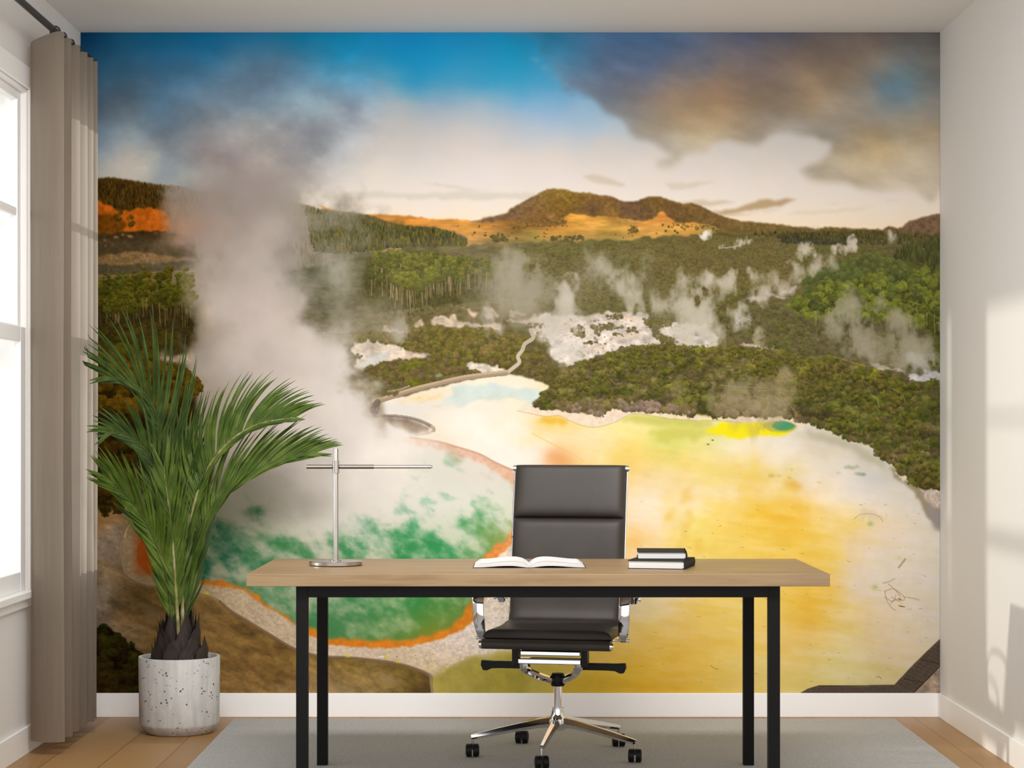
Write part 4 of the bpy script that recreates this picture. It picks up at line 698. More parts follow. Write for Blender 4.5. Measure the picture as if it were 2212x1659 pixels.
def mat(name, col, rough=.6, metal=0.0, spec=.5, build=None, coat=0.0):
    m = bpy.data.materials.new(name); m.use_nodes = True
    nt = m.node_tree; b = nt.nodes['Principled BSDF']
    b.inputs['Base Color'].default_value = (*col, 1); b.inputs['Roughness'].default_value = rough
    b.inputs['Metallic'].default_value = metal; b.inputs['Specular IOR Level'].default_value = spec
    b.inputs['Coat Weight'].default_value = coat
    if build: build(nt, b)
    return m

def N(nt, typ, **kw):
    n = nt.nodes.new(typ)
    for k, v in kw.items():
        if k in n.inputs: n.inputs[k].default_value = v
        else: setattr(n, k, v)
    return n

def coords(nt, scale=(1, 1, 1), rot=(0, 0, 0)):
    t = N(nt, 'ShaderNodeTexCoord'); mp = N(nt, 'ShaderNodeMapping')
    mp.inputs['Scale'].default_value = scale; mp.inputs['Rotation'].default_value = rot
    nt.links.new(t.outputs['Object'], mp.inputs['Vector']); return mp.outputs['Vector']

def ramp(nt, fac, stops):
    r = N(nt, 'ShaderNodeValToRGB'); e = r.color_ramp.elements
    while len(e) < len(stops): e.new(.5)
    for k, (p, c) in enumerate(stops): e[k].position = p; e[k].color = (*c, 1)
    nt.links.new(fac, r.inputs['Fac']); return r.outputs['Color']

def bump(nt, b, h, strength=.2, dist=.01):
    bp = N(nt, 'ShaderNodeBump'); bp.inputs['Strength'].default_value = strength; bp.inputs['Distance'].default_value = dist
    nt.links.new(h, bp.inputs['Height']); nt.links.new(bp.outputs['Normal'], b.inputs['Normal'])

def mix(nt, a, bb, fac, mode='MIX'):
    n = N(nt, 'ShaderNodeMix', data_type='RGBA', blend_type=mode)
    for s, v in ((n.inputs[6], a), (n.inputs[7], bb)):
        if hasattr(v, 'is_linked'): nt.links.new(v, s)
        else: s.default_value = (*v, 1)
    if hasattr(fac, 'is_linked'): nt.links.new(fac, n.inputs[0])
    else: n.inputs[0].default_value = fac
    return n.outputs[2]

def b_paint(nt, b):
    n = N(nt, 'ShaderNodeTexNoise', Scale=260.0, Detail=2.0); nt.links.new(coords(nt), n.inputs['Vector'])
    bump(nt, b, n.outputs['Fac'], .04, .002)
PAINT = mat('wall paint', (.72, .70, .68), .85, build=b_paint)
CEIL = mat('ceiling paint', (.76, .735, .71), .9, build=b_paint)
WHITE = mat('white lacquer', (.89, .88, .87), .45)

def b_floor(nt, b):
    v = coords(nt, (1, 1, 1), (0, 0, math.pi / 2))
    br = N(nt, 'ShaderNodeTexBrick', offset=.37, offset_frequency=2)
    br.inputs['Scale'].default_value = 1; br.inputs['Brick Width'].default_value = 1.9; br.inputs['Row Height'].default_value = .205
    br.inputs['Mortar Size'].default_value = .0016; br.inputs['Mortar Smooth'].default_value = .3; br.inputs['Bias'].default_value = 0
    br.inputs['Color1'].default_value = (0, 0, 0, 1); br.inputs['Color2'].default_value = (1, 1, 1, 1); br.inputs['Mortar'].default_value = (.5, .5, .5, 1)
    nt.links.new(v, br.inputs['Vector'])
    n = N(nt, 'ShaderNodeTexNoise', Scale=3.0, Detail=9.0, Roughness=.62, Distortion=1.6); nt.links.new(coords(nt, (6.5, .7, 1)), n.inputs['Vector'])
    n2 = N(nt, 'ShaderNodeTexNoise', Scale=1.3, Detail=3.0, Roughness=.5); nt.links.new(coords(nt, (2, .8, 1)), n2.inputs['Vector'])
    g = ramp(nt, n.outputs['Fac'], [(.3, (.20, .105, .030)), (.5, (.32, .182, .058)), (.7, (.43, .258, .092))])
    c = mix(nt, g, (.26, .135, .048), n2.outputs['Fac']); c = mix(nt, c, (.38, .215, .085), br.outputs['Color'])
    k = N(nt, 'ShaderNodeTexVoronoi', Scale=2.6); nt.links.new(coords(nt, (1.6, .7, 1)), k.inputs['Vector'])
    kn = ramp(nt, k.outputs['Distance'], [(.02, (1, 1, 1)), (.06, (0, 0, 0))])
    c = mix(nt, c, (.12, .065, .03), kn)
    c = mix(nt, c, (.10, .055, .025), br.outputs['Fac'])
    nt.links.new(c, b.inputs['Base Color'])
FLOOR = mat('oak planks', (.4, .25, .12), .42, build=b_floor)

def b_rug(nt, b):
    n = N(nt, 'ShaderNodeTexNoise', Scale=260.0, Detail=3.0, Roughness=.7); nt.links.new(coords(nt, (1, .55, 1), (0, 0, .5)), n.inputs['Vector'])
    n2 = N(nt, 'ShaderNodeTexNoise', Scale=90.0, Detail=4.0, Roughness=.7); nt.links.new(coords(nt, (2.2, .35, 1), (0, 0, -.25)), n2.inputs['Vector'])
    c = ramp(nt, n.outputs['Fac'], [(.3, (.33, .325, .32)), (.55, (.45, .445, .44)), (.75, (.56, .555, .55))])
    c2 = ramp(nt, n2.outputs['Fac'], [(.62, (0, 0, 0)), (.72, (1, 1, 1))])
    c = mix(nt, c, (.66, .65, .64), mix(nt, (0, 0, 0), c2, .55))
    nt.links.new(c, b.inputs['Base Color']); bump(nt, b, n.outputs['Fac'], .5, .003)
RUG = mat('woven wool', (.3, .29, .27), .95, spec=.1, build=b_rug)

def b_oak(nt, b):
    n = N(nt, 'ShaderNodeTexNoise', Scale=2.2, Detail=8.0, Roughness=.6, Distortion=.8); nt.links.new(coords(nt, (.9, 9, 14)), n.inputs['Vector'])
    n2 = N(nt, 'ShaderNodeTexNoise', Scale=30.0, Detail=3.0); nt.links.new(coords(nt, (.25, 9, 9)), n2.inputs['Vector'])
    c = ramp(nt, n.outputs['Fac'], [(.3, (.225, .138, .062)), (.5, (.315, .204, .10)), (.68, (.37, .247, .13))])
    c = mix(nt, c, (.215, .13, .062), mix(nt, (0, 0, 0), n2.outputs['Fac'], .45))
    nt.links.new(c, b.inputs['Base Color']); bump(nt, b, n2.outputs['Fac'], .05, .002)
OAK = mat('light oak', (.5, .34, .19), .42, build=b_oak)

def b_powder(nt, b):
    n = N(nt, 'ShaderNodeTexNoise', Scale=700.0, Detail=2.0); nt.links.new(coords(nt), n.inputs['Vector'])
    nt.links.new(ramp(nt, n.outputs['Fac'], [(.35, (.004, .004, .004)), (.75, (.011, .0105, .01))]), b.inputs['Base Color']); bump(nt, b, n.outputs['Fac'], .2, .001)
BLACK = mat('black powder coat', (.012, .012, .012), .6, spec=.15, build=b_powder)
PLASTIC = mat('black plastic', (.004, .004, .004), .5, spec=.25)
BRONZE = mat('dark bronze', (.03, .025, .02), .4, metal=.4)

def b_leather(nt, b):
    n = N(nt, 'ShaderNodeTexNoise', Scale=420.0, Detail=3.0); nt.links.new(coords(nt), n.inputs['Vector'])
    n2 = N(nt, 'ShaderNodeTexNoise', Scale=7.0, Detail=3.0); nt.links.new(coords(nt), n2.inputs['Vector'])
    nt.links.new(ramp(nt, n2.outputs['Fac'], [(.3, (.031, .025, .020)), (.7, (.042, .034, .028))]), b.inputs['Base Color'])
    bump(nt, b, n.outputs['Fac'], .12, .001)
LEATHER = mat('dark leather', (.035, .03, .026), .5, spec=.35, build=b_leather)
CHROME = mat('polished chrome', (.84, .84, .85), .05, metal=1.0)
def b_brush(nt, b):
    n = N(nt, 'ShaderNodeTexNoise', Scale=60.0, Detail=2.0); nt.links.new(coords(nt, (4, 4, .2)), n.inputs['Vector'])
    nt.links.new(ramp(nt, n.outputs['Fac'], [(.3, (.2, .2, .2)), (.7, (.34, .34, .34))]), b.inputs['Roughness'])
STEEL = mat('brushed steel', (.50, .47, .435), .25, metal=1.0)
DARKSTEEL = mat('brushed gunmetal', (.22, .19, .165), .25, metal=1.0)

def b_concrete(nt, b):
    n = N(nt, 'ShaderNodeTexNoise', Scale=7.0, Detail=8.0, Roughness=.65); nt.links.new(coords(nt, (1, 1, .6)), n.inputs['Vector'])
    st = N(nt, 'ShaderNodeTexNoise', Scale=9.0, Detail=5.0, Roughness=.6); nt.links.new(coords(nt, (3.2, 3.2, .35)), st.inputs['Vector'])
    c = ramp(nt, n.outputs['Fac'], [(.3, (.44, .43, .415)), (.5, (.56, .545, .525)), (.7, (.66, .64, .615))])
    c = mix(nt, c, (.34, .33, .325), ramp(nt, st.outputs['Fac'], [(.45, (0, 0, 0)), (.75, (.75, .75, .75))]))
    v = N(nt, 'ShaderNodeTexVoronoi', Scale=70.0); nt.links.new(coords(nt), v.inputs['Vector'])
    w = N(nt, 'ShaderNodeTexNoise', Scale=26.0, Detail=2.0); nt.links.new(coords(nt), w.inputs['Vector'])
    th = N(nt, 'ShaderNodeMath', operation='MULTIPLY_ADD'); nt.links.new(w.outputs['Fac'], th.inputs[0]); th.inputs[1].default_value = 1.05; th.inputs[2].default_value = -.40
    lt = N(nt, 'ShaderNodeMath', operation='LESS_THAN'); nt.links.new(v.outputs['Distance'], lt.inputs[0]); nt.links.new(th.outputs[0], lt.inputs[1])
    c = mix(nt, c, (.10, .095, .09), lt.outputs[0])
    nt.links.new(c, b.inputs['Base Color'])
    inv = N(nt, 'ShaderNodeMath', operation='SUBTRACT'); inv.inputs[0].default_value = 1; nt.links.new(lt.outputs[0], inv.inputs[1])
    bump(nt, b, inv.outputs[0], .4, .003)
CONCRETE = mat('pitted concrete', (.6, .59, .57), .85, spec=.25, build=b_concrete)
def b_soil(nt, b):
    n = N(nt, 'ShaderNodeTexNoise', Scale=120.0, Detail=4.0); nt.links.new(coords(nt), n.inputs['Vector'])
    nt.links.new(ramp(nt, n.outputs['Fac'], [(.35, (.004, .003, .003)), (.75, (.03, .024, .02))]), b.inputs['Base Color']); bump(nt, b, n.outputs['Fac'], .8, .01)
SOIL = mat('dark soil', (.01, .01, .01), .95, build=b_soil)
def b_bark(nt, b):
    n = N(nt, 'ShaderNodeTexNoise', Scale=40.0, Detail=5.0, Roughness=.7); nt.links.new(coords(nt, (3, 3, .5)), n.inputs['Vector'])
    nt.links.new(ramp(nt, n.outputs['Fac'], [(.35, (.010, .006, .005)), (.6, (.030, .018, .013)), (.8, (.09, .055, .04))]), b.inputs['Base Color']); bump(nt, b, n.outputs['Fac'], .5, .004)
BARK = mat('dry leaf sheath', (.02, .015, .012), .7, build=b_bark)
def leafm(name, d, m, l):
    def bl(nt, b):
        n = N(nt, 'ShaderNodeTexNoise', Scale=14.0, Detail=3.0); nt.links.new(coords(nt), n.inputs['Vector'])
        nt.links.new(ramp(nt, n.outputs['Fac'], [(.3, d), (.5, m), (.7, l)]), b.inputs['Base Color'])
        b.inputs['Subsurface Weight'].default_value = 0
    return mat(name, m, .46, spec=.3, build=bl)
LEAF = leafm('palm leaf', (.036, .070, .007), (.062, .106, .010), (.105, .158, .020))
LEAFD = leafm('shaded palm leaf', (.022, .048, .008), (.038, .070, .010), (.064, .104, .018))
def b_stem(nt, b):
    n = N(nt, 'ShaderNodeTexNoise', Scale=60.0, Detail=4.0); nt.links.new(coords(nt, (1, 1, .4)), n.inputs['Vector'])
    nt.links.new(ramp(nt, n.outputs['Fac'], [(.35, (.12, .12, .03)), (.55, (.26, .23, .08)), (.75, (.42, .38, .24))]), b.inputs['Base Color'])
STEM = mat('palm stalk', (.3, .26, .1), .6, build=b_stem)
GSTEM = leafm('green stalk', (.03, .05, .01), (.055, .075, .018), (.11, .11, .035))
PAPER = mat('paper edges', (.68, .675, .665), .8, build=lambda nt, b: None)
def b_pages(nt, b):
    w = N(nt, 'ShaderNodeTexNoise', Scale=8.0, Detail=3.0); nt.links.new(coords(nt, (.6, .6, 160)), w.inputs['Vector'])
    nt.links.new(ramp(nt, w.outputs['Fac'], [(.3, (.50, .495, .485)), (.6, (.66, .655, .645))]), b.inputs['Base Color'])
PAGES = mat('stacked pages', (.84, .835, .82), .8, build=b_pages)
COVER = mat('black book cloth', (.016, .015, .014), .7, spec=.2, build=lambda nt, b: None)

def fabric():
    m = bpy.data.materials.new('taupe curtain fabric'); m.use_nodes = True; nt = m.node_tree; nt.nodes.clear()
    o = N(nt, 'ShaderNodeOutputMaterial'); d = N(nt, 'ShaderNodeBsdfDiffuse'); t = N(nt, 'ShaderNodeBsdfTranslucent'); mx = N(nt, 'ShaderNodeMixShader')
    n = N(nt, 'ShaderNodeTexNoise', Scale=60.0, Detail=3.0, Roughness=.6); nt.links.new(coords(nt, (3, 3, .06)), n.inputs['Vector'])
    c = ramp(nt, n.outputs['Fac'], [(.3, (.175, .152, .13)), (.7, (.235, .207, .18))]); nt.links.new(c, d.inputs['Color'])
    nt.links.new(mix(nt, c, (.86, .76, .66), .85), t.inputs['Color'])
    mx.inputs[0].default_value = .58; nt.links.new(d.outputs[0], mx.inputs[1]); nt.links.new(t.outputs[0], mx.inputs[2]); nt.links.new(mx.outputs[0], o.inputs['Surface'])
    return m
FABRIC = fabric()
def glass():
    m = bpy.data.materials.new('window glass'); m.use_nodes = True; nt = m.node_tree; nt.nodes.clear()
    o = N(nt, 'ShaderNodeOutputMaterial'); t = N(nt, 'ShaderNodeBsdfTransparent'); g = N(nt, 'ShaderNodeBsdfGlossy'); mx = N(nt, 'ShaderNodeMixShader')
    g.inputs['Roughness'].default_value = .02; t.inputs['Color'].default_value = (.96, .97, .96, 1); mx.inputs[0].default_value = .07
    nt.links.new(t.outputs[0], mx.inputs[1]); nt.links.new(g.outputs[0], mx.inputs[2]); nt.links.new(mx.outputs[0], o.inputs['Surface'])
    return m
GLASS = glass()

# ---- mesh helpers
def obj(name, bm, m, parent=None, smooth=None, bevel=0.0, seg=2):
    bmesh.ops.recalc_face_normals(bm, faces=bm.faces)
    me = bpy.data.meshes.new(name); bm.to_mesh(me); bm.free()
    for mm in (m if isinstance(m, (list, tuple)) else [m]): me.materials.append(mm)
    o = bpy.data.objects.new(name, me); COL.objects.link(o)
    if smooth is not None:
        me.polygons.foreach_set('use_smooth', [True] * len(me.polygons))
        me.update()
        if smooth < 180:
            import bmesh as _b
            b2 = _b.new(); b2.from_mesh(me)
            for e in b2.edges:
                if len(e.link_faces) == 2 and e.calc_face_angle(0) > math.radians(smooth): e.smooth = False
            b2.to_mesh(me); b2.free()
    if bevel:
        md = o.modifiers.new('Bevel', 'BEVEL'); md.width = bevel; md.segments = seg; md.limit_method = 'ANGLE'; md.angle_limit = math.radians(40); md.harden_normals = False
    if parent: o.parent = parent
    return o
def thing(name, label, cat, loc=(0, 0, 0), rz=0.0, group=None):
    o = bpy.data.objects.new(name, None); COL.objects.link(o); o.location = loc; o.rotation_euler = (0, 0, rz); o.empty_display_size = .1
    o['label'] = label; o['category'] = cat
    if group: o['group'] = group
    return o
def tag(o, label, cat, group=None):
    o['label'] = label; o['category'] = cat
    if group: o['group'] = group
    return o
def struct(o): o['kind'] = 'structure'; return o
def box(bm, x0, y0, z0, x1, y1, z1):
    r = bmesh.ops.create_cube(bm, size=1)['verts']
    for v in r: v.co = Vector(((x0 + x1) / 2 + v.co.x * (x1 - x0), (y0 + y1) / 2 + v.co.y * (y1 - y0), (z0 + z1) / 2 + v.co.z * (z1 - z0)))
    return r
def cyl(bm, a, b, r0, r1=None, n=24, cap=True):
    a = Vector(a); b = Vector(b); r1 = r0 if r1 is None else r1; d = (b - a)
    vs = bmesh.ops.create_cone(bm, cap_ends=cap, segments=n, radius1=r0, radius2=r1, depth=d.length)['verts']
    q = Vector((0, 0, 1)).rotation_difference(d.normalized()).to_matrix().to_4x4(); q.translation = (a + b) / 2
    bmesh.ops.transform(bm, matrix=q, verts=vs); return vs
def lathe(bm, prof, n=48, c=(0, 0, 0), close=True):
    rings = []
    for r, z in prof:
        rings.append([bm.verts.new((c[0] + r * math.cos(2 * math.pi * k / n), c[1] + r * math.sin(2 * math.pi * k / n), c[2] + z)) for k in range(n)] if r > 1e-6 else [bm.verts.new((c[0], c[1], c[2] + z))])
    for A, B in zip(rings, rings[1:]):
        for k in range(n):
            j = (k + 1) % n
            if len(A) == 1 and len(B) == 1: continue
            if len(A) == 1: bm.faces.new((A[0], B[j], B[k]))
            elif len(B) == 1: bm.faces.new((A[k], A[j], B[0]))
            else: bm.faces.new((A[k], A[j], B[j], B[k]))
def catm(P, n=6):
    P = [Vector(p) for p in P]; out = []
    for i in range(len(P) - 1):
        p0 = P[max(0, i - 1)]; p1 = P[i]; p2 = P[i + 1]; p3 = P[min(len(P) - 1, i + 2)]
        for k in range(n):
            t = k / n
            out.append(.5 * ((2 * p1) + (p2 - p0) * t + (2 * p0 - 5 * p1 + 4 * p2 - p3) * t * t + (3 * p1 - p0 - 3 * p2 + p3) * t ** 3))
    out.append(P[-1]); return out
def sweep(bm, path, section, up=Vector((0, 0, 1)), scale=None, cap=True):
    """section = list of (a, b) offsets along side and normal; path = points"""
    P = [Vector(p) for p in path]; rings = []
    for i, p in enumerate(P):
        t = (P[min(i + 1, len(P) - 1)] - P[max(i - 1, 0)]).normalized()
        s = t.cross(up)
        if s.length < 1e-4: s = t.cross(Vector((0, 1, 0)))
        s.normalize(); nrm = s.cross(t).normalized(); k = scale(i / (len(P) - 1)) if scale else 1
        if not isinstance(k, tuple): k = (k, k)
        rings.append([bm.verts.new(p + s * a * k[0] + nrm * b * k[1]) for a, b in section])
    m = len(section)
    for A, B in zip(rings, rings[1:]):
        for k in range(m):
            j = (k + 1) % m; bm.faces.new((A[k], A[j], B[j], B[k]))
    if cap: bm.faces.new(rings[0][::-1]); bm.faces.new(rings[-1])
def circ(r, n=12): return [(r * math.cos(2 * math.pi * k / n), r * math.sin(2 * math.pi * k / n)) for k in range(n)]
def rect(w, h, c=0.0):
    w /= 2; h /= 2
    if not c: return [(-w, -h), (w, -h), (w, h), (-w, h)]
    return [(-w + c, -h), (w - c, -h), (w, -h + c), (w, h - c), (w - c, h), (-w + c, h), (-w, h - c), (-w, -h + c)]
def prism(bm, pts, axis_from, axis_to, plane='XZ'):
    """closed outline extruded along the third axis"""
    mk = {'XZ': lambda a, b, c: (a, c, b), 'YZ': lambda a, b, c: (c, a, b), 'XY': lambda a, b, c: (a, b, c)}[plane]
    A = [bm.verts.new(mk(a, b, axis_from)) for a, b in pts]; B = [bm.verts.new(mk(a, b, axis_to)) for a, b in pts]
    n = len(pts)
    for k in range(n): j = (k + 1) % n; bm.faces.new((A[k], A[j], B[j], B[k]))
    bm.faces.new(A[::-1]); bm.faces.new(B)
def new(): return bmesh.new()

# ---- room shell
XL, XR, YB, H, YF = -1.764, 1.7535, 8.30, 2.797, 4.9
bm = new(); box(bm, XL - .25, YF, -.12, XR + .2, YB + .2, 0); struct(obj('floor', bm, FLOOR))
bm = new(); box(bm, XL - .25, YF, H, XR + .2, YB + .2, H + .12); struct(obj('ceiling', bm, CEIL))
bm = new(); box(bm, XL - .25, YB, 0, XR + .2, YB + .2, H); struct(obj('wall_back', bm, PAINT))
bm = new(); box(bm, XR, YF, 0, XR + .2, YB, H); struct(obj('wall_right', bm, PAINT))
W1 = (5.95, 7.40); W2 = (7.472, 8.0); Z0, Z1 = .565, 2.413
bm = new()
box(bm, XL - .16, YF, 0, XL, YB, Z0); box(bm, XL - .16, YF, Z1, XL, YB, H)
box(bm, XL - .16, YF, Z0, XL, W1[0], Z1); box(bm, XL - .16, W1[1], Z0, XL, W2[0], Z1); box(bm, XL - .16, W2[1], Z0, XL, YB, Z1)
struct(obj('wall_left', bm, PAINT))
bb = .0975
for nm, b in (('baseboard_back', (XL + .012, YB - .014, 0, XR - .012, YB, bb)), ('baseboard_left', (XL, YF, 0, XL + .012, YB, bb)), ('baseboard_right', (XR - .012, YF, 0, XR, YB, bb))):
    bm = new(); box(bm, *b); struct(obj(nm, bm, WHITE, bevel=.002))

def make_window(name, y0, y1):
    w = bpy.data.objects.new(name, None); COL.objects.link(w); w.location = (XL, (y0 + y1) / 2, Z0); struct(w); M = Matrix.Translation((-XL, -(y0 + y1) / 2, -Z0))
    def part(nm, boxes, m=WHITE, bev=.003):
        bm = new()
        for q in boxes: box(bm, *q)
        bmesh.ops.transform(bm, matrix=M, verts=bm.verts); return obj(nm, bm, m, w, bevel=bev)
    X = XL
    part('casing', [(X - .001, y0 - .0355, Z1, X + .014, y1 + .0355, Z1 + .077), (X - .001, y0 - .0355, Z0 - .0, X + .012, y0 + .004, Z1), (X - .001, y1 - .004, Z0, X + .012, y1 + .0355, Z1)])
    part('jamb', [(X - .15, y0, Z0, X, y0 + .012, Z1), (X - .15, y1 - .012, Z0, X, y1, Z1), (X - .15, y0 + .0122, Z1 - .012, X - .0002, y1 - .0122, Z1)])
    part('sill', [(X - .15, y0 - .03, Z0, X + .03, y1 + .03, Z0 + .026), (X, y0 - .02, Z0 - .035, X + .012, y1 + .02, Z0)])
    a, b = y0 + .0123, y1 - .0123
    part('upper_sash', [(X - .055, a, 1.50, X - .022, a + .048, Z1 - .012), (X - .055, b - .048, 1.50, X - .022, b, Z1 - .012), (X - .0548, a + .0482, Z1 - .045, X - .0222, b - .0482, Z1 - .012), (X - .0548, a + .0482, 1.505, X - .0222, b - .0482, 1.552)])
    part('muntin', [(X - .046, a + .04, 1.948, X - .026, b - .04, 1.977)])
    part('lower_sash', [(X - .03, a, Z0 + .026, X - .004, a + .075, 1.545), (X - .03, b - .075, Z0 + .026, X - .004, b, 1.545), (X - .0298, a + .0752, Z0 + .026, X - .0042, b - .0752, .661), (X - .0298, a + .0752, 1.49, X - .0042, b - .0752, 1.545)])
    bm = new(); box(bm, X - .038, a + .02, 1.53, X - .034, b - .02, Z1 - .03); box(bm, X - .019, a + .05, .64, X - .015, b - .05, 1.51)
    bmesh.ops.transform(bm, matrix=M, verts=bm.verts); obj('pane', bm, GLASS, w)
make_window('window_1', *W1); make_window('added_window', *W2)  # the second one is added, unseen, to put sun stripes on the curtain

# ---- the mural
def make_mural(S):
    mu = Mural(S); a = mu.paint() / 255.0
    a = np.where(a <= .04045, a / 12.92, ((a + .055) / 1.055) ** 2.4) * MURAL_GAIN
    h, w = a.shape[:2]
    x0, x1 = (174.3 - CX) * YB / F, (2030.3 - CX) * YB / F; zt, zb = CZ + (CY - 70.3) * YB / F, CZ + (CY - 1497.6) * YB / F
    y = YB - .003
    xs = x0 + (np.arange(w) + .5) / w * (x1 - x0); zs = zt + (np.arange(h) + .5) / h * (zb - zt)
    xs[0] = x0; xs[-1] = x1; zs[0] = zt; zs[-1] = zb
    co = np.zeros((h, w, 3), np.float32); co[..., 0] = xs[None]; co[..., 1] = y; co[..., 2] = zs[:, None]
    idx = np.arange(h * w).reshape(h, w)
    q = np.stack([idx[:-1, :-1], idx[1:, :-1], idx[1:, 1:], idx[:-1, 1:]], -1).reshape(-1, 4)
    # a thin rim gives the print its thickness
    rim = np.concatenate([idx[0, :], idx[1:, -1], idx[-1, -2::-1], idx[-2:0:-1, 0]])
    nb = h * w; back = co.reshape(-1, 3)[rim].copy(); back[:, 1] = YB - .0002
    ib = nb + np.arange(len(rim)); r2 = np.roll(rim, -1); b2 = np.roll(ib, -1)
    q = np.concatenate([q, np.stack([rim, r2, b2, ib], -1)])
    allco = np.concatenate([co.reshape(-1, 3), back])
    me = bpy.data.meshes.new('landscape_mural')
    me.vertices.add(len(allco)); me.vertices.foreach_set('co', allco.ravel())
    me.loops.add(q.size); me.loops.foreach_set('vertex_index', q.ravel().astype(np.int32))
    me.polygons.add(len(q)); me.polygons.foreach_set('loop_start', np.arange(0, q.size, 4, dtype=np.int32)); me.polygons.foreach_set('loop_total', np.full(len(q), 4, np.int32))
    me.update(calc_edges=True)
    ca = me.color_attributes.new('print', 'FLOAT_COLOR', 'POINT')
    cc = np.ones((len(allco), 4), np.float32); cc[:nb, :3] = a.reshape(-1, 3); cc[nb:, :3] = a.reshape(-1, 3)[rim]
    ca.data.foreach_set('color', cc.ravel())
    def bl(nt, b):
        at_ = N(nt, 'ShaderNodeAttribute', attribute_name='print'); nt.links.new(at_.outputs['Color'], b.inputs['Base Color'])
    me.materials.append(mat('printed wallpaper', (.5, .5, .5), .9, spec=.0, build=bl))
    o = bpy.data.objects.new('landscape_mural', me); COL.objects.link(o)
    return tag(o, 'wall-wide printed mural of steaming green pool, yellow terraces and mountains', 'mural')
make_mural(MURAL_SCALE)

# ---- rug
bm = new(); box(bm, -1.122, 5.25, .0005, 1.549, 8.196, .0065)
tag(obj('rug', bm, RUG, bevel=.002), 'large grey woven rug on the oak floor under the desk', 'rug')
RZ = .0067

# ---- desk
D0, D1, DZ = 6.337, 7.09, .722
desk = thing('desk', 'oak topped desk with black square metal frame', 'desk', (.08, 6.71, RZ))
def dpart(nm, boxes, m, bev):
    bm = new()
    for q in boxes: box(bm, *q)
    bmesh.ops.transform(bm, matrix=Matrix.Translation((-.08, -6.71, -RZ)), verts=bm.verts); return obj(nm, bm, m, desk, bevel=bev)
dxl, dxr = (532.5 - CX) * D0 / F, (1793 - CX) * D0 / F
dpart('desktop', [(dxl, D0, DZ - .0388, dxr, D1, DZ)], OAK, .0015)
lx0, lx1, ly0, ly1, lw, zt = -.676, .8425, 6.367, 7.05, .0365, DZ - .0390
dpart('frame', [(lx0 + lw, ly0, zt - lw, lx1 - lw, ly0 + lw, zt), (lx0 + lw, ly1, zt - lw, lx1 - lw, ly1 + lw, zt), (lx0, ly0 + lw, zt - lw, lx0 + lw, ly1, zt), (lx1 - lw, ly0 + lw, zt - lw, lx1, ly1, zt)], BLACK, .0015)
for x in (lx0, lx1 - lw):
    for y in (ly0, ly1):
        dpart('leg', [(x, y, RZ, x + lw, y + lw, zt)], BLACK, .0015)

# ---- open book
def book_half(s):
    top = [(0, .0025), (.010, .010), (.024, .0175), (.045, .0213), (.070, .0212), (.10, .0185), (.135, .0148), (.165, .0136)]
    bot = [(.1815, .0016), (.15, .0022), (.115, .0045), (.085, .0062), (.055, .0062), (.03, .004), (.012, .0018), (0, .0012)]
    t = [(p.x, p.y) for p in catm([(a, b, 0) for a, b in top], 4)]; u = [(p.x, p.y) for p in catm([(a, b, 0) for a, b in bot], 4)]
    return [(s * a, b) for a, b in t + u]
ob = thing('open_book', 'open book lying spread on the desk in front of the chair', 'book', ((1143 - CX) * 6.73 / F, 6.735, DZ + .0003))
for s in (-1, 1):
    bm = new(); prism(bm, book_half(s), -.119, .119); obj('page_block', bm, PAGES, ob, smooth=35)
    bm = new(); top = [(s * p.x, p.y + .0004) for p in catm([(0, .0028, 0), (.010, .0103, 0), (.024, .0178, 0), (.045, .0216, 0), (.070, .0215, 0), (.10, .0188, 0), (.135, .0151, 0), (.1605, .0141, 0)], 4)]
    prism(bm, top + [(a, b + .0003) for a, b in top[::-1]], -.118, .1185); obj('page', bm, PAPER, ob, smooth=35)
bm = new(); box(bm, -.184, -.121, 0, .184, .121, .0013); obj('cover', bm, COVER, ob)

# ---- closed books
def closed_book(name, label, c, rz, w, d, h, z):
    t = thing(name, label, 'book', (c[0], c[1], z), rz, 'books stacked on the desk'); k = .0022
    bm = new(); box(bm, -w / 2 + .003, -d / 2 + .004, k, w / 2 - .004, d / 2 - .004, h - k); obj('page_block', bm, PAGES, t)
    bm = new(); box(bm, -w / 2, -d / 2, 0, w / 2, d / 2, k); box(bm, -w / 2, -d / 2, h - k, w / 2, d / 2, h)
    prism(bm, [(w / 2 - .004, 0), (w / 2 - .001, 0), (w / 2 + .0015, h * .25), (w / 2 + .0022, h * .5), (w / 2 + .0015, h * .75), (w / 2 - .001, h), (w / 2 - .004, h)], -d / 2, d / 2)
    obj('cover', bm, COVER, t, smooth=30)
    for q in (-1, 1):
        for zz in (k + .0008, h - k - .0008):
            bm = new(); cyl(bm, (w / 2 - .008, q * (d / 2 - .0035), zz), (w / 2 - .002, q * (d / 2 - .0035), zz), .0012, n=8); obj('headband', bm, COVER, t)
closed_book('hardback_book', 'larger black hardback book lying flat on the desk under the smaller one', (.4925, 6.660), math.radians(-13.7), .187, .210, .0276, DZ + .0003)
closed_book('hardback_book', 'smaller black hardback book lying on top of the larger one', (.4965, 6.724), math.radians(-3), .161, .205, .0243, DZ + .0282)

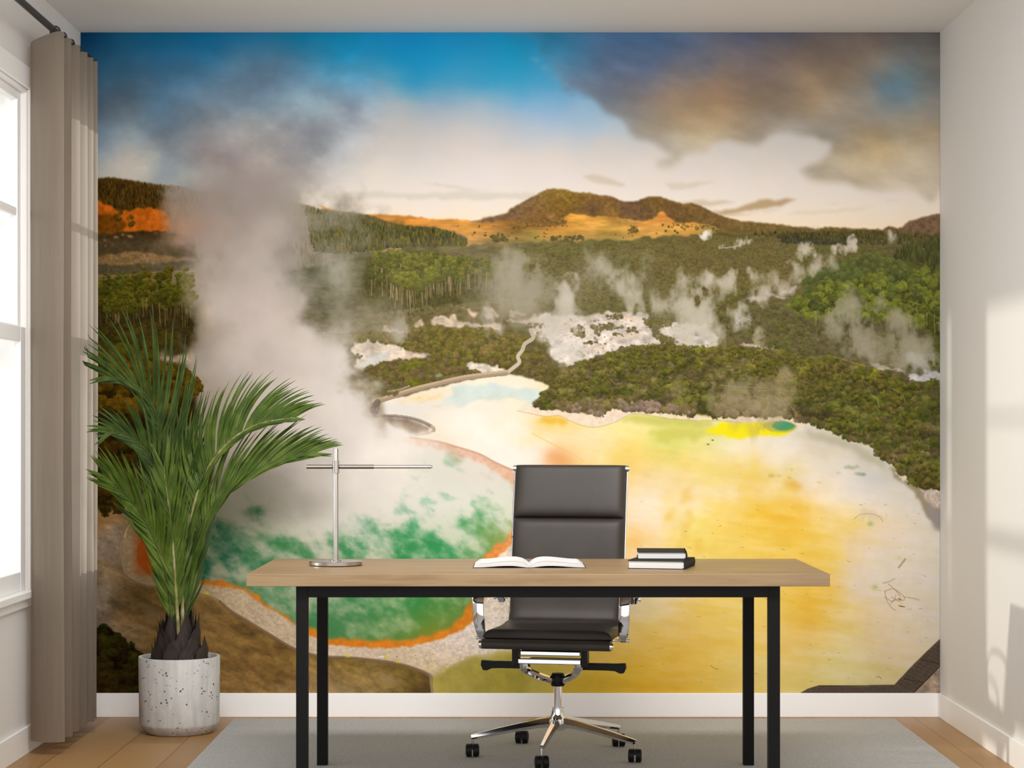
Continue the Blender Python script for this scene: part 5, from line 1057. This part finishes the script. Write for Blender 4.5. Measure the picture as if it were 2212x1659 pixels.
# ---- desk lamp
lp = thing('desk_lamp', 'slim steel desk lamp with a horizontal bar arm and round base', 'lamp', (-.584, 6.747, DZ + .0003))
bm = new(); lathe(bm, [(0, 0), (.084, 0), (.0885, .003), (.0885, .0125), (.0868, .0142), (0, .0142)], 64); obj('base', bm, STEEL, lp, smooth=35)
bm = new(); lathe(bm, [(0, .0143), (.018, .0143), (.018, .017), (.0105, .0178), (.0082, .0185), (.0082, .386), (.0075, .3872), (0, .3872)], 32); obj('pole', bm, STEEL, lp, smooth=35)
bm = new(); lathe(bm, [(.0083, .306), (.0115, .306), (.0115, .348), (.0083, .348)], 32); obj('collar', bm, STEEL, lp, smooth=35)
za = .327
bm = new(); cyl(bm, (-.0975, 0, za), (-.0112, 0, za), .0068); cyl(bm, (.0112, 0, za), (.1265, 0, za), .0068); obj('arm', bm, DARKSTEEL, lp, smooth=35, bevel=.0008)
bm = new(); cyl(bm, (.1265, 0, za), (.316, 0, za), .0058); cyl(bm, (.316, 0, za), (.3215, 0, za), .0058, .0035); obj('light_bar', bm, STEEL, lp, smooth=35)
bm = new(); cyl(bm, (.309, 0, za), (.3105, 0, za), .0061); obj('end_ring', bm, DARKSTEEL, lp, smooth=35)

# ---- office chair
ch = thing('office_chair', 'black leather high back swivel chair with chrome frame behind the desk', 'chair', (.166, 7.278, RZ), math.radians(-11.5))
TH = math.radians(-11.5)
def pillow(bm, fn, nrm, w, t0, t1, th, nu=30, nv=26, back=.004, ev=9):
    """a soft panel along the curve fn(t): across u in -w/2..w/2, bulging th along nrm(t)"""
    def g(u, v): return (max(0, 1 - abs(2 * u - 1) ** 14) ** .5) * (max(0, 1 - abs(2 * v - 1) ** ev) ** .5)
    for side in (0, 1):
        R = []
        for j in range(nv + 1):
            v = .5 - .5 * math.cos(math.pi * j / nv); t = t0 + (t1 - t0) * v; p = fn(t); n = nrm(t); row = []
            for i in range(nu + 1):
                u = .5 - .5 * math.cos(math.pi * i / nu)
                off = th * g(u, v) if side == 0 else -back * g(u, v)
                row.append(bm.verts.new(Vector((w * (u - .5), p[0], p[1])) + Vector((0, n[0], n[1])) * off))
            R.append(row)
        for A, B in zip(R, R[1:]):
            for k in range(nu): bm.faces.new((A[k], A[k + 1], B[k + 1], B[k]))
    bmesh.ops.remove_doubles(bm, verts=bm.verts, dist=1e-5)
# curve of the back: from the seat corner to the top
BK = catm([(.150, .452, 0), (.172, .50, 0), (.186, .58, 0), (.205, .72, 0), (.236, .88, 0), (.272, 1.034, 0)], 10)
def bk(t):
    x = t * (len(BK) - 1); i = min(int(x), len(BK) - 2); p = BK[i].lerp(BK[i + 1], x - i); return (p.x, p.y)
def bkn(t):
    a = bk(max(0, t - .02)); b = bk(min(1, t + .02)); d = Vector((b[0] - a[0], b[1] - a[1])).normalized(); return (-d.y, d.x)
bm = new()
for t0, t1 in ((.02, .504), (.508, .747), (.751, 1.0)): pillow(bm, bk, bkn, .412, t0, t1, .030, back=.016)
sweep(bm, [(0, p.x + .007, p.y - .001) for p in BK[2:]], rect(.417, .010, .003), up=Vector((0, -1, .2)))
obj('backrest', bm, LEATHER, ch, smooth=50)
SK = catm([(.155, .444, 0), (.05, .436, 0), (-.10, .437, 0), (-.222, .440, 0)], 8)
def sk(t):
    x = t * (len(SK) - 1); i = min(int(x), len(SK) - 2); p = SK[i].lerp(SK[i + 1], x - i); return (p.x, p.y)
bm = new(); pillow(bm, sk, lambda t: (0, 1), .455, 0.0, 1.0, .030, nu=34, nv=36, back=.006, ev=26); obj('seat', bm, LEATHER, ch, smooth=180)
bm = new(); cyl(bm, (-.226, -.236, .4185), (.226, -.236, .4185), .0175, n=28); box(bm, -.224, -.236, .4305, .224, -.15, .4345); obj('front_roll', bm, LEATHER, ch, smooth=40)
for s in (-1, 1):
    rail = [(s * .2115, p.x + .016, p.y) for p in reversed(BK)] + [(s * .2245, .10, .437), (s * .2245, -.05, .430), (s * .2245, -.17, .426), (s * .2245, -.236, .4185)]
    rail[0] = (s * .2115, .286, 1.030)
    bm = new(); sweep(bm, catm(rail, 2), rect(.016, .006, .002), up=Vector((1, 0, 0))); obj('side_rail', bm, CHROME, ch, smooth=40)
    bm = new(); cyl(bm, (s * .206, .278, 1.022), (s * .217, .278, 1.022), .0115, n=20); cyl(bm, (s * .217, .278, 1.022), (s * .2195, .278, 1.022), .008, n=20); obj('rail_cap', bm, CHROME, ch, smooth=40)
    bm = new(); cyl(bm, (s * .2262, -.236, .4185), (s * .2345, -.236, .4185), .0165, n=24); cyl(bm, (s * .2345, -.236, .4185), (s * .238, -.236, .4185), .010, n=20); obj('roll_cap', bm, CHROME, ch, smooth=40)
    arm = catm([(s * .252, -.105, .424), (s * .255, -.125, .445), (s * .260, -.140, .50), (s * .263, -.138, .57), (s * .264, -.105, .622), (s * .264, -.04, .640), (s * .264, .06, .640), (s * .262, .135, .622), (s * .255, .175, .575), (s * .245, .192, .53)], 6)
    bm = new(); sweep(bm, arm, rect(.036, .011, .003), up=Vector((1, 0, 0)).cross(Vector((0, 0, 1))) if False else Vector((0, 1, .001)), scale=lambda t: (1, 1)) if False else None
    # flat band: width runs across, thickness lies in the loop's plane
    rings = []
    for i, p in enumerate(arm):
        t = (arm[min(i + 1, len(arm) - 1)] - arm[max(i - 1, 0)]).normalized(); sd = Vector((1, 0, 0)); nn = t.cross(sd).normalized(); f = i / (len(arm) - 1)
        wd = .020 * (.62 + .38 * min(1, f * 5)) * (.7 + .3 * min(1, (1 - f) * 6)); tk = .0055
        rings.append([bm.verts.new(p + sd * a * wd + nn * b * tk) for a, b in ((-1, -.3), (-.75, -1), (.75, -1), (1, -.3), (1, .3), (.75, 1), (-.75, 1), (-1, .3))])
    for A, B in zip(rings, rings[1:]):
        for k in range(8): bm.faces.new((A[k], A[(k + 1) % 8], B[(k + 1) % 8], B[k]))
    bm.faces.new(rings[0][::-1]); bm.faces.new(rings[-1])
    ao = obj('armrest', bm, CHROME, ch, smooth=40)
    for q in ((-.112, .4265), (.188, .545)):
        bm = new(); cyl(bm, (s * .222, q[0], q[1]), (s * .268, q[0], q[1]), .0042, n=12); cyl(bm, (s * .268, q[0], q[1]), (s * .275, q[0], q[1]), .0065, n=12)
        obj('bolt', bm, CHROME, ao, smooth=40)
    bm = new(); path = [p + Vector((-s * .004, 0, 0)) + Vector((0, .010 if p.y < 0 else -.010, 0)) for p in arm[10:20]]
    sweep(bm, path, rect(.026, .012, .004), up=Vector((1, 0, .01))); obj('arm_pad', bm, PLASTIC, ao, smooth=40)
# mechanism under the seat
bm = new(); box(bm, -.108, -.160, .372, .108, -.13, .390); box(bm, -.112, -.176, .344, .112, -.13, .364); obj('crossbeam', bm, CHROME, ch, bevel=.004, seg=3)
bm = new()
for s in (-1, 1): box(bm, s * .112, -.172, .335, s * .134, -.12, .408)
box(bm, -.11, -.12, .385, .11, .10, .405); box(bm, -.2, -.03, .402, .2, .05, .425); obj('seat_bracket', bm, PLASTIC, ch, bevel=.004)
bm = new()
for s in (-1, 1):
    pth = catm([(s * .100, -.145, .352), (s * .096, -.135, .325), (s * .082, -.11, .308), (s * .05, -.06, .286), (s * .018, -.01, .268)], 6)
    sweep(bm, pth, rect(.030, .028, .008), scale=lambda t: 1 - .15 * t)
obj('yoke', bm, CHROME, ch, smooth=40)
bm = new(); lathe(bm, [(0, .248), (.022, .248), (.026, .254), (.026, .282), (.020, .294), (0, .296)], 32); obj('hub', bm, PLASTIC, ch, smooth=40)
bm = new(); cyl(bm, (0, 0, .170), (0, 0, .2485), .0145, n=28); obj('gas_lift', bm, CHROME, ch, smooth=40)
for s, ln in ((-1, .175), (1, .168)):
    bm = new(); x0 = s * .088; o1 = [(0, .340), (ln * .62, .341), (ln * .75, .3405), (ln, .343), (ln + .002, .326), (ln - .006, .308), (ln - .02, .307), (ln * .78, .315), (ln * .62, .3165), (0, .3165)]
    prism(bm, [(x0 + s * a, b) for a, b in o1], -.085, -.062); obj('lever', bm, PLASTIC, ch, bevel=.002)
# five-star base, turned on its own
base = obj('base_hub', (lambda b: (lathe(b, [(0, .088), (.024, .090), (.034, .100), (.036, .118), (.031, .136), (.0225, .150), (.0225, .170), (.0185, .1705), (0, .1705)], 40), b)[1])(new()), CHROME, ch, smooth=40)
for k in range(5):
    a = math.radians(-101.8 + 72 * k) - TH; d = Vector((math.cos(a), math.sin(a), 0))
    bm = new(); sweep(bm, [d * r + Vector((0, 0, z)) for r, z in ((.022, .119), (.07, .1145), (.14, .1025), (.22, .0875), (.285, .0745), (.312, .0695))], [(-.6, -1), (.6, -1), (1, -.2), (.55, 1), (-.55, 1), (-1, -.2)], scale=lambda t: (.018 - .010 * t, .0175 - .0100 * t))
    lg = obj('base_leg', bm, CHROME, ch, smooth=30)
    c = d * .308
    bm = new(); cyl(bm, c + Vector((0, 0, .038)), c + Vector((0, 0, .068)), .0055, n=14); obj('caster_stem', bm, CHROME, lg, smooth=40)
    yaw = math.radians(90 + (8, -6, 4, -10, 6)[k]) - TH + math.pi / 2; ax = Vector((math.cos(yaw), math.sin(yaw), 0)); fw = Vector((-ax.y, ax.x, 0)); cc = c + fw * .006
    bm = new()
    for q in (-1, 1):
        cyl(bm, cc + ax * q * .0035 + Vector((0, 0, .0235)), cc + ax * q * .021 + Vector((0, 0, .0235)), .0232, n=28)
        cyl(bm, cc + ax * q * .021 + Vector((0, 0, .0235)), cc + ax * q * .0232 + Vector((0, 0, .0235)), .0205, .018, n=28)
    vs = box(bm, -.0036, -.004, .028, .0036, .0245, .047)
    bmesh.ops.transform(bm, matrix=Matrix.Translation(c) @ Matrix.Rotation(yaw, 4, 'Z'), verts=vs)
    obj('caster', bm, PLASTIC, lg, smooth=40)

# ---- potted palm
PY = 7.872; PX_ = (387.5 - CX) * PY / F
palm = thing('potted_palm', 'tall green palm in a round speckled concrete pot beside the curtain', 'potted plant', (PX_, PY, .0003))
PO = Vector((PX_, PY, 0))
bm = new(); lathe(bm, [(0, 0), (.118, 0), (.126, .003), (.1505, .034), (.1535, .042), (.157, .292), (.1555, .296), (.146, .296), (.143, .290), (.140, .262), (0, .262)], 96); obj('pot', bm, CONCRETE, palm, smooth=32)
bm = new(); lathe(bm, [(.1395, .270), (.12, .279), (.09, .276), (.06, .283), (.03, .280), (0, .284)], 48)
for v in bm.verts: v.co.z += rnd.uniform(-.004, .004) if v.co.xy.length < .13 else 0
for k in range(160):
    a = rnd.random() * 6.28; r = .132 * math.sqrt(rnd.random()); bmesh.ops.create_icosphere(bm, subdivisions=1, radius=rnd.uniform(.002, .006), matrix=Matrix.Translation((r * math.cos(a), r * math.sin(a), .281)))
obj('soil', bm, SOIL, palm, smooth=180)
bm = new(); lathe(bm, [(0, .27), (.070, .27), (.072, .30), (.062, .34), (.048, .385), (.036, .42), (.02, .43), (0, .43)], 20)
for v in bm.verts: v.co.xy *= 1 + rnd.uniform(-.05, .05)
for row, (z0, r0, hh, cnt) in enumerate([(.275, .074, .065, 11), (.30, .068, .075, 10), (.325, .060, .08, 9), (.35, .052, .085, 8), (.375, .042, .08, 7)]):
    for k in range(cnt):
        a = 2 * math.pi * (k + .5 * (row % 2)) / cnt + rnd.uniform(-.1, .1); d = Vector((math.cos(a), math.sin(a), 0)); s = Vector((-d.y, d.x, 0)); h = hh * rnd.uniform(.85, 1.2); w = .030 * (1 - .07 * row)
        flare = rnd.uniform(.018, .034); r0 = r0 * 1.04
        P = [[d * (r0 + .001 + .006) + s * q * w * .8 + Vector((0, 0, z0 - .02)) for q in (-1, 0, 1)], [d * (r0 + .009) + s * q * w + d * (.004 if q == 0 else 0) + Vector((0, 0, z0 + h * .35)) for q in (-1, 0, 1)], [d * (r0 * .90 + .014) + s * q * w * .6 + d * (.004 if q == 0 else 0) + Vector((0, 0, z0 + h * .75)) for q in (-1, 0, 1)]]
        V = [[bm.verts.new(p) for p in r] for r in P]; tip = bm.verts.new(d * (r0 * .84 + flare) + Vector((0, 0, z0 + h * 1.15)))
        for A, B in zip(V, V[1:]):
            for q in (0, 1): bm.faces.new((A[q], A[q + 1], B[q + 1], B[q]))
        bm.faces.new((V[2][0], V[2][1], tip)); bm.faces.new((V[2][1], V[2][2], tip))
obj('trunk', bm, BARK, palm, smooth=60)

def frond(pts, ys, n, La, Lb, aa, ab, m, t0=.16, bend=.55, droop=.05, rr=.0050, w0=.0054, seed=1, prof=None, depth=.35, stalk=None):
    """pts = picture positions of the midrib, ys = depths; La/Lb leaflet lengths, aa/ab opening angles (left, right of the midrib)"""
    rs = random.Random(seed); k = len(pts)
    R = catm([at(x, y, ys[0] + (ys[1] - ys[0]) * (i / (k - 1)) ** 1.4) - PO for i, (x, y) in enumerate(pts)], 8)
    cum = [0]
    for a, b in zip(R, R[1:]): cum.append(cum[-1] + (b - a).length)
    L = cum[-1]
    def pos(t):
        s = t * L
        for i in range(len(R) - 1):
            if cum[i + 1] >= s: return R[i].lerp(R[i + 1], (s - cum[i]) / max(1e-9, cum[i + 1] - cum[i])), (R[i + 1] - R[i]).normalized()
        return R[-1], (R[-1] - R[-2]).normalized()
    bm = new()
    for side, Ls, an in ((1, La, aa), (-1, Lb, ab)):
        if Ls <= 0: continue
        for i in range(int(n * 1.12)):
            t = t0 + (1 - t0) * (i + rs.random() * .6) / int(n * 1.12); p, tg = pos(min(t, .999))
            side_v = Vector((-tg.z, 0, tg.x)) * side; side_v.normalize()
            f = (t - t0) / (1 - t0)
            ln = Ls * (prof(f) if prof else (.42 + .95 * math.sin(math.pi * min(1, f * .82 + .12)) ** .9 * .62)) * rs.uniform(.86, 1.1)
            ang = math.radians(an * (1.05 - .35 * f) + rs.uniform(-5, 5)); dy = rs.uniform(-depth, depth)
            pts3 = []; q = p.copy(); ns = 8; sc_ = 1.0
            for j in range(ns + 1):
                pts3.append(q.copy()); u = j / ns
                aj = ang * (1 - bend * u)
                d = tg * math.cos(aj) + side_v * math.sin(aj) + Vector((0, dy * (.4 + .6 * u), -droop * u * 3))
                q = q + d.normalized() * (ln / ns)
            # keep the leaflet off wall and curtain
            lim = YB - .02 - PO.y
            for v in pts3:
                if v.y > lim: v.y = lim
                if v.x + PO.x < -1.585: v.x = -1.585 - PO.x + .25 * max(-.06, v.x + PO.x + 1.585) * 0; v.y = min(v.y, 7.86 - PO.y)
            fw = Vector((rs.uniform(-.4, .4), -1, rs.uniform(-.2, .5))).normalized()
            rows = []
            for j, v in enumerate(pts3):
                u = j / ns; tn = (pts3[min(j + 1, ns)] - pts3[max(j - 1, 0)]).normalized(); sv = tn.cross(fw).normalized(); nv = sv.cross(tn)
                w = w0 * (min(1, .35 + u * 3.2)) * (1 - u ** 2.6) + .0003
                rows.append([bm.verts.new(v - sv * w), bm.verts.new(v + nv * w * .45), bm.verts.new(v + sv * w)])
            for A, B in zip(rows, rows[1:]):
                bm.faces.new((A[0], A[1], B[1], B[0])); bm.faces.new((A[1], A[2], B[2], B[1]))
    o = obj('frond', bm, m, palm, smooth=180)
    bm = new(); sweep(bm, R, circ(rr, 10), up=Vector((0, 1, 0)), scale=lambda t: 1.25 - 1.0 * t); obj('midrib', bm, stalk or GSTEM, o, smooth=180)
hi = lambda f: .55 + .75 * math.sin(math.pi * (f * .8 + .1))
tipd = lambda f: (.9 if f < .75 else .9 - 1.4 * (f - .75)) * (.75 + .35 * math.sin(math.pi * f))
# back ones first
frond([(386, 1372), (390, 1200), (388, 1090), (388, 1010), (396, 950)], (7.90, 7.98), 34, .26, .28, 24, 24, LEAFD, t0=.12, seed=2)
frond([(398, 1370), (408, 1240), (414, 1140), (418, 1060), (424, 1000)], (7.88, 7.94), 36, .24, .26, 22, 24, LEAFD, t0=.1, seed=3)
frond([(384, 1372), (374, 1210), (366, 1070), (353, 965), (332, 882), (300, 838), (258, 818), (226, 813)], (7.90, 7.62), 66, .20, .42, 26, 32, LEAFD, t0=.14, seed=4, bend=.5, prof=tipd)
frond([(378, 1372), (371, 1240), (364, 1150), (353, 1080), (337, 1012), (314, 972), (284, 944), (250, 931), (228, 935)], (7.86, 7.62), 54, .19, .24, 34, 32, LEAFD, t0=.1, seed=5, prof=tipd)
frond([(374, 1372), (363, 1262), (345, 1190), (318, 1132), (288, 1086), (254, 1052), (224, 1026)], (7.82, 7.55), 50, .20, .27, 26, 26, LEAF, t0=.08, seed=6, prof=tipd)
frond([(400, 1370), (404, 1262), (417, 1190), (434, 1140), (466, 1084), (511, 1043), (557, 1013), (602, 994), (650, 982), (676, 979)], (7.86, 7.88), 84, .30, .21, 32, 16, LEAF, t0=.08, seed=7, prof=tipd, bend=.75)
frond([(395, 1370), (394, 1250), (404, 1150), (419, 1090), (435, 1040), (456, 1000), (482, 968), (516, 938), (558, 917), (602, 907), (638, 903)], (7.84, 7.76), 92, .31, .13, 46, 20, LEAF, t0=.1, seed=8, prof=tipd, bend=.85, droop=.035, rr=.0066, stalk=STEM)
frond([(386, 1374), (381, 1290), (375, 1200), (368, 1120), (360, 1060), (354, 1012)], (7.80, 7.74), 40, .22, .24, 26, 24, LEAF, t0=.16, seed=9, rr=.006, stalk=STEM)

# ---- curtain on its rod
rod = thing('curtain_rod', 'thin dark curtain rod along the window wall', 'curtain rod', (-1.648, 7.0, 2.612))
bm = new(); cyl(bm, (0, -1.7, 0), (0, .93, 0), .0125, n=24); obj('pole', bm, BRONZE, rod, smooth=40)
bm = new(); cyl(bm, (0, .93, 0), (0, .955, 0), .019, n=24); obj('finial', bm, BRONZE, rod, smooth=40, bevel=.004)
for y in (-1.3, .90):
    bm = new(); cyl(bm, (XL + 1.648 + .0005, y, .0), (-.008, y, .0), .006, n=14); cyl(bm, (XL + 1.648 + .0005, y, 0), (XL + 1.648 + .006, y, 0), .022, n=20); obj('bracket', bm, BRONZE, rod, smooth=40)
cur = thing('curtain', 'taupe pleated curtain drawn beside the bright window', 'curtain', (-1.67, 7.55, .05))
CO = Vector((-1.67, 7.55, .05))
plan = [(-1.738, 7.335), (-1.722, 7.312), (-1.690, 7.296), (-1.650, 7.287), (-1.622, 7.292), (-1.612, 7.312), (-1.640, 7.345), (-1.690, 7.362), (-1.715, 7.382), (-1.690, 7.402), (-1.640, 7.408), (-1.613, 7.422), (-1.618, 7.446), (-1.66, 7.462), (-1.705, 7.482), (-1.70, 7.512), (-1.655, 7.538), (-1.616, 7.556), (-1.613, 7.584), (-1.65, 7.604), (-1.70, 7.622), (-1.705, 7.648), (-1.66, 7.668), (-1.617, 7.688), (-1.613, 7.714), (-1.65, 7.734), (-1.70, 7.752), (-1.70, 7.772), (-1.655, 7.786), (-1.616, 7.802), (-1.613, 7.824), (-1.65, 7.842), (-1.69, 7.856), (-1.66, 7.872), (-1.618, 7.884), (-1.611, 7.898), (-1.632, 7.908)]
PL = catm([(x, y, 0) for x, y in plan], 5)
bm = new(); cols = []
NZ = 26
for j in range(NZ + 1):
    f = j / NZ; row = []
    for i, p in enumerate(PL):
        z = .05 + f * (2.604 - .05)
        # the heading sags between the pleats
        zz = z - (.028 * max(0, (-1.63 - p.x) / .09) if j == NZ else 0)
        sw = .004 * math.sin(i * .35 + f * 5) * (1 - f)
        row.append(bm.verts.new((p.x + sw - CO.x, p.y + .6 * sw - CO.y, zz - CO.z)))
    cols.append(row)
for A, B in zip(cols, cols[1:]):
    for k in range(len(PL) - 1): bm.faces.new((A[k], A[k + 1], B[k + 1], B[k]))
fo = obj('fabric', bm, FABRIC, cur, smooth=180)
for y in (7.33, 7.44, 7.57, 7.70, 7.81, 7.88):
    bm = new(); n = 24; rg = [Vector((.0175 * math.cos(2 * math.pi * k / n), 0, .0175 * math.sin(2 * math.pi * k / n))) for k in range(n)]
    V = []
    for k in range(n):
        c = rg[k]; r = c.normalized(); V.append([bm.verts.new(Vector((-1.648, y, 2.612)) - CO + c + r * .0028 * math.cos(q * math.pi / 3) + Vector((0, .0028 * math.sin(q * math.pi / 3), 0))) for q in range(6)])
    for k in range(n):
        for q in range(6): bm.faces.new((V[k][q], V[k][(q + 1) % 6], V[(k + 1) % n][(q + 1) % 6], V[(k + 1) % n][q]))
    obj('ring', bm, BRONZE, cur, smooth=180)

# ---- light, sky, camera
w = bpy.data.worlds.new('daylight'); sc.world = w; w.use_nodes = True
w.node_tree.nodes['Background'].inputs['Color'].default_value = (1.0, .99, .978, 1); w.node_tree.nodes['Background'].inputs['Strength'].default_value = WORLD
sun = bpy.data.lights.new('sun', 'SUN'); sun.energy = SUN; sun.angle = math.radians(1.6); sun.color = (1.0, .93, .84)
so = bpy.data.objects.new('sun', sun); COL.objects.link(so); so.location = (-6, 6.5, 4)
so.rotation_euler = Vector((1, .06, -.21)).to_track_quat('-Z', 'Y').to_euler()

wl = bpy.data.lights.new('added_mural_fill', 'AREA'); wl.shape = 'RECTANGLE'; wl.size = 2.6; wl.size_y = .5; wl.energy = FILL; wl.color = (1.0, .985, .97); wl.spread = math.radians(100)  # unseen fill lamp, added to brighten the lower part of the mural wall
wo = bpy.data.objects.new('added_mural_fill', wl); COL.objects.link(wo); wo.location = (0, 5.15, 2.70); wo.rotation_euler = (Vector((0, 8.3, .75)) - wo.location).to_track_quat('-Z', 'Y').to_euler()
cam = bpy.data.cameras.new('camera'); cam.sensor_width = 36; cam.sensor_fit = 'HORIZONTAL'; cam.lens = 36 * F / 2212; cam.clip_end = 60
cam.shift_x = (1106 - CX) / 2212; cam.shift_y = (CY - 829.5) / 2212
co = bpy.data.objects.new('camera', cam); COL.objects.link(co); co.location = (0, 0, CZ); co.rotation_euler = (math.pi / 2, 0, 0)
sc.camera = co
vs = sc.view_settings; vs.view_transform = 'Standard'; vs.look = 'None'; vs.gamma = 1; vs.use_curve_mapping = False; vs.exposure = EXPOSURE
sc.cycles.max_bounces = 10; sc.cycles.diffuse_bounces = 6
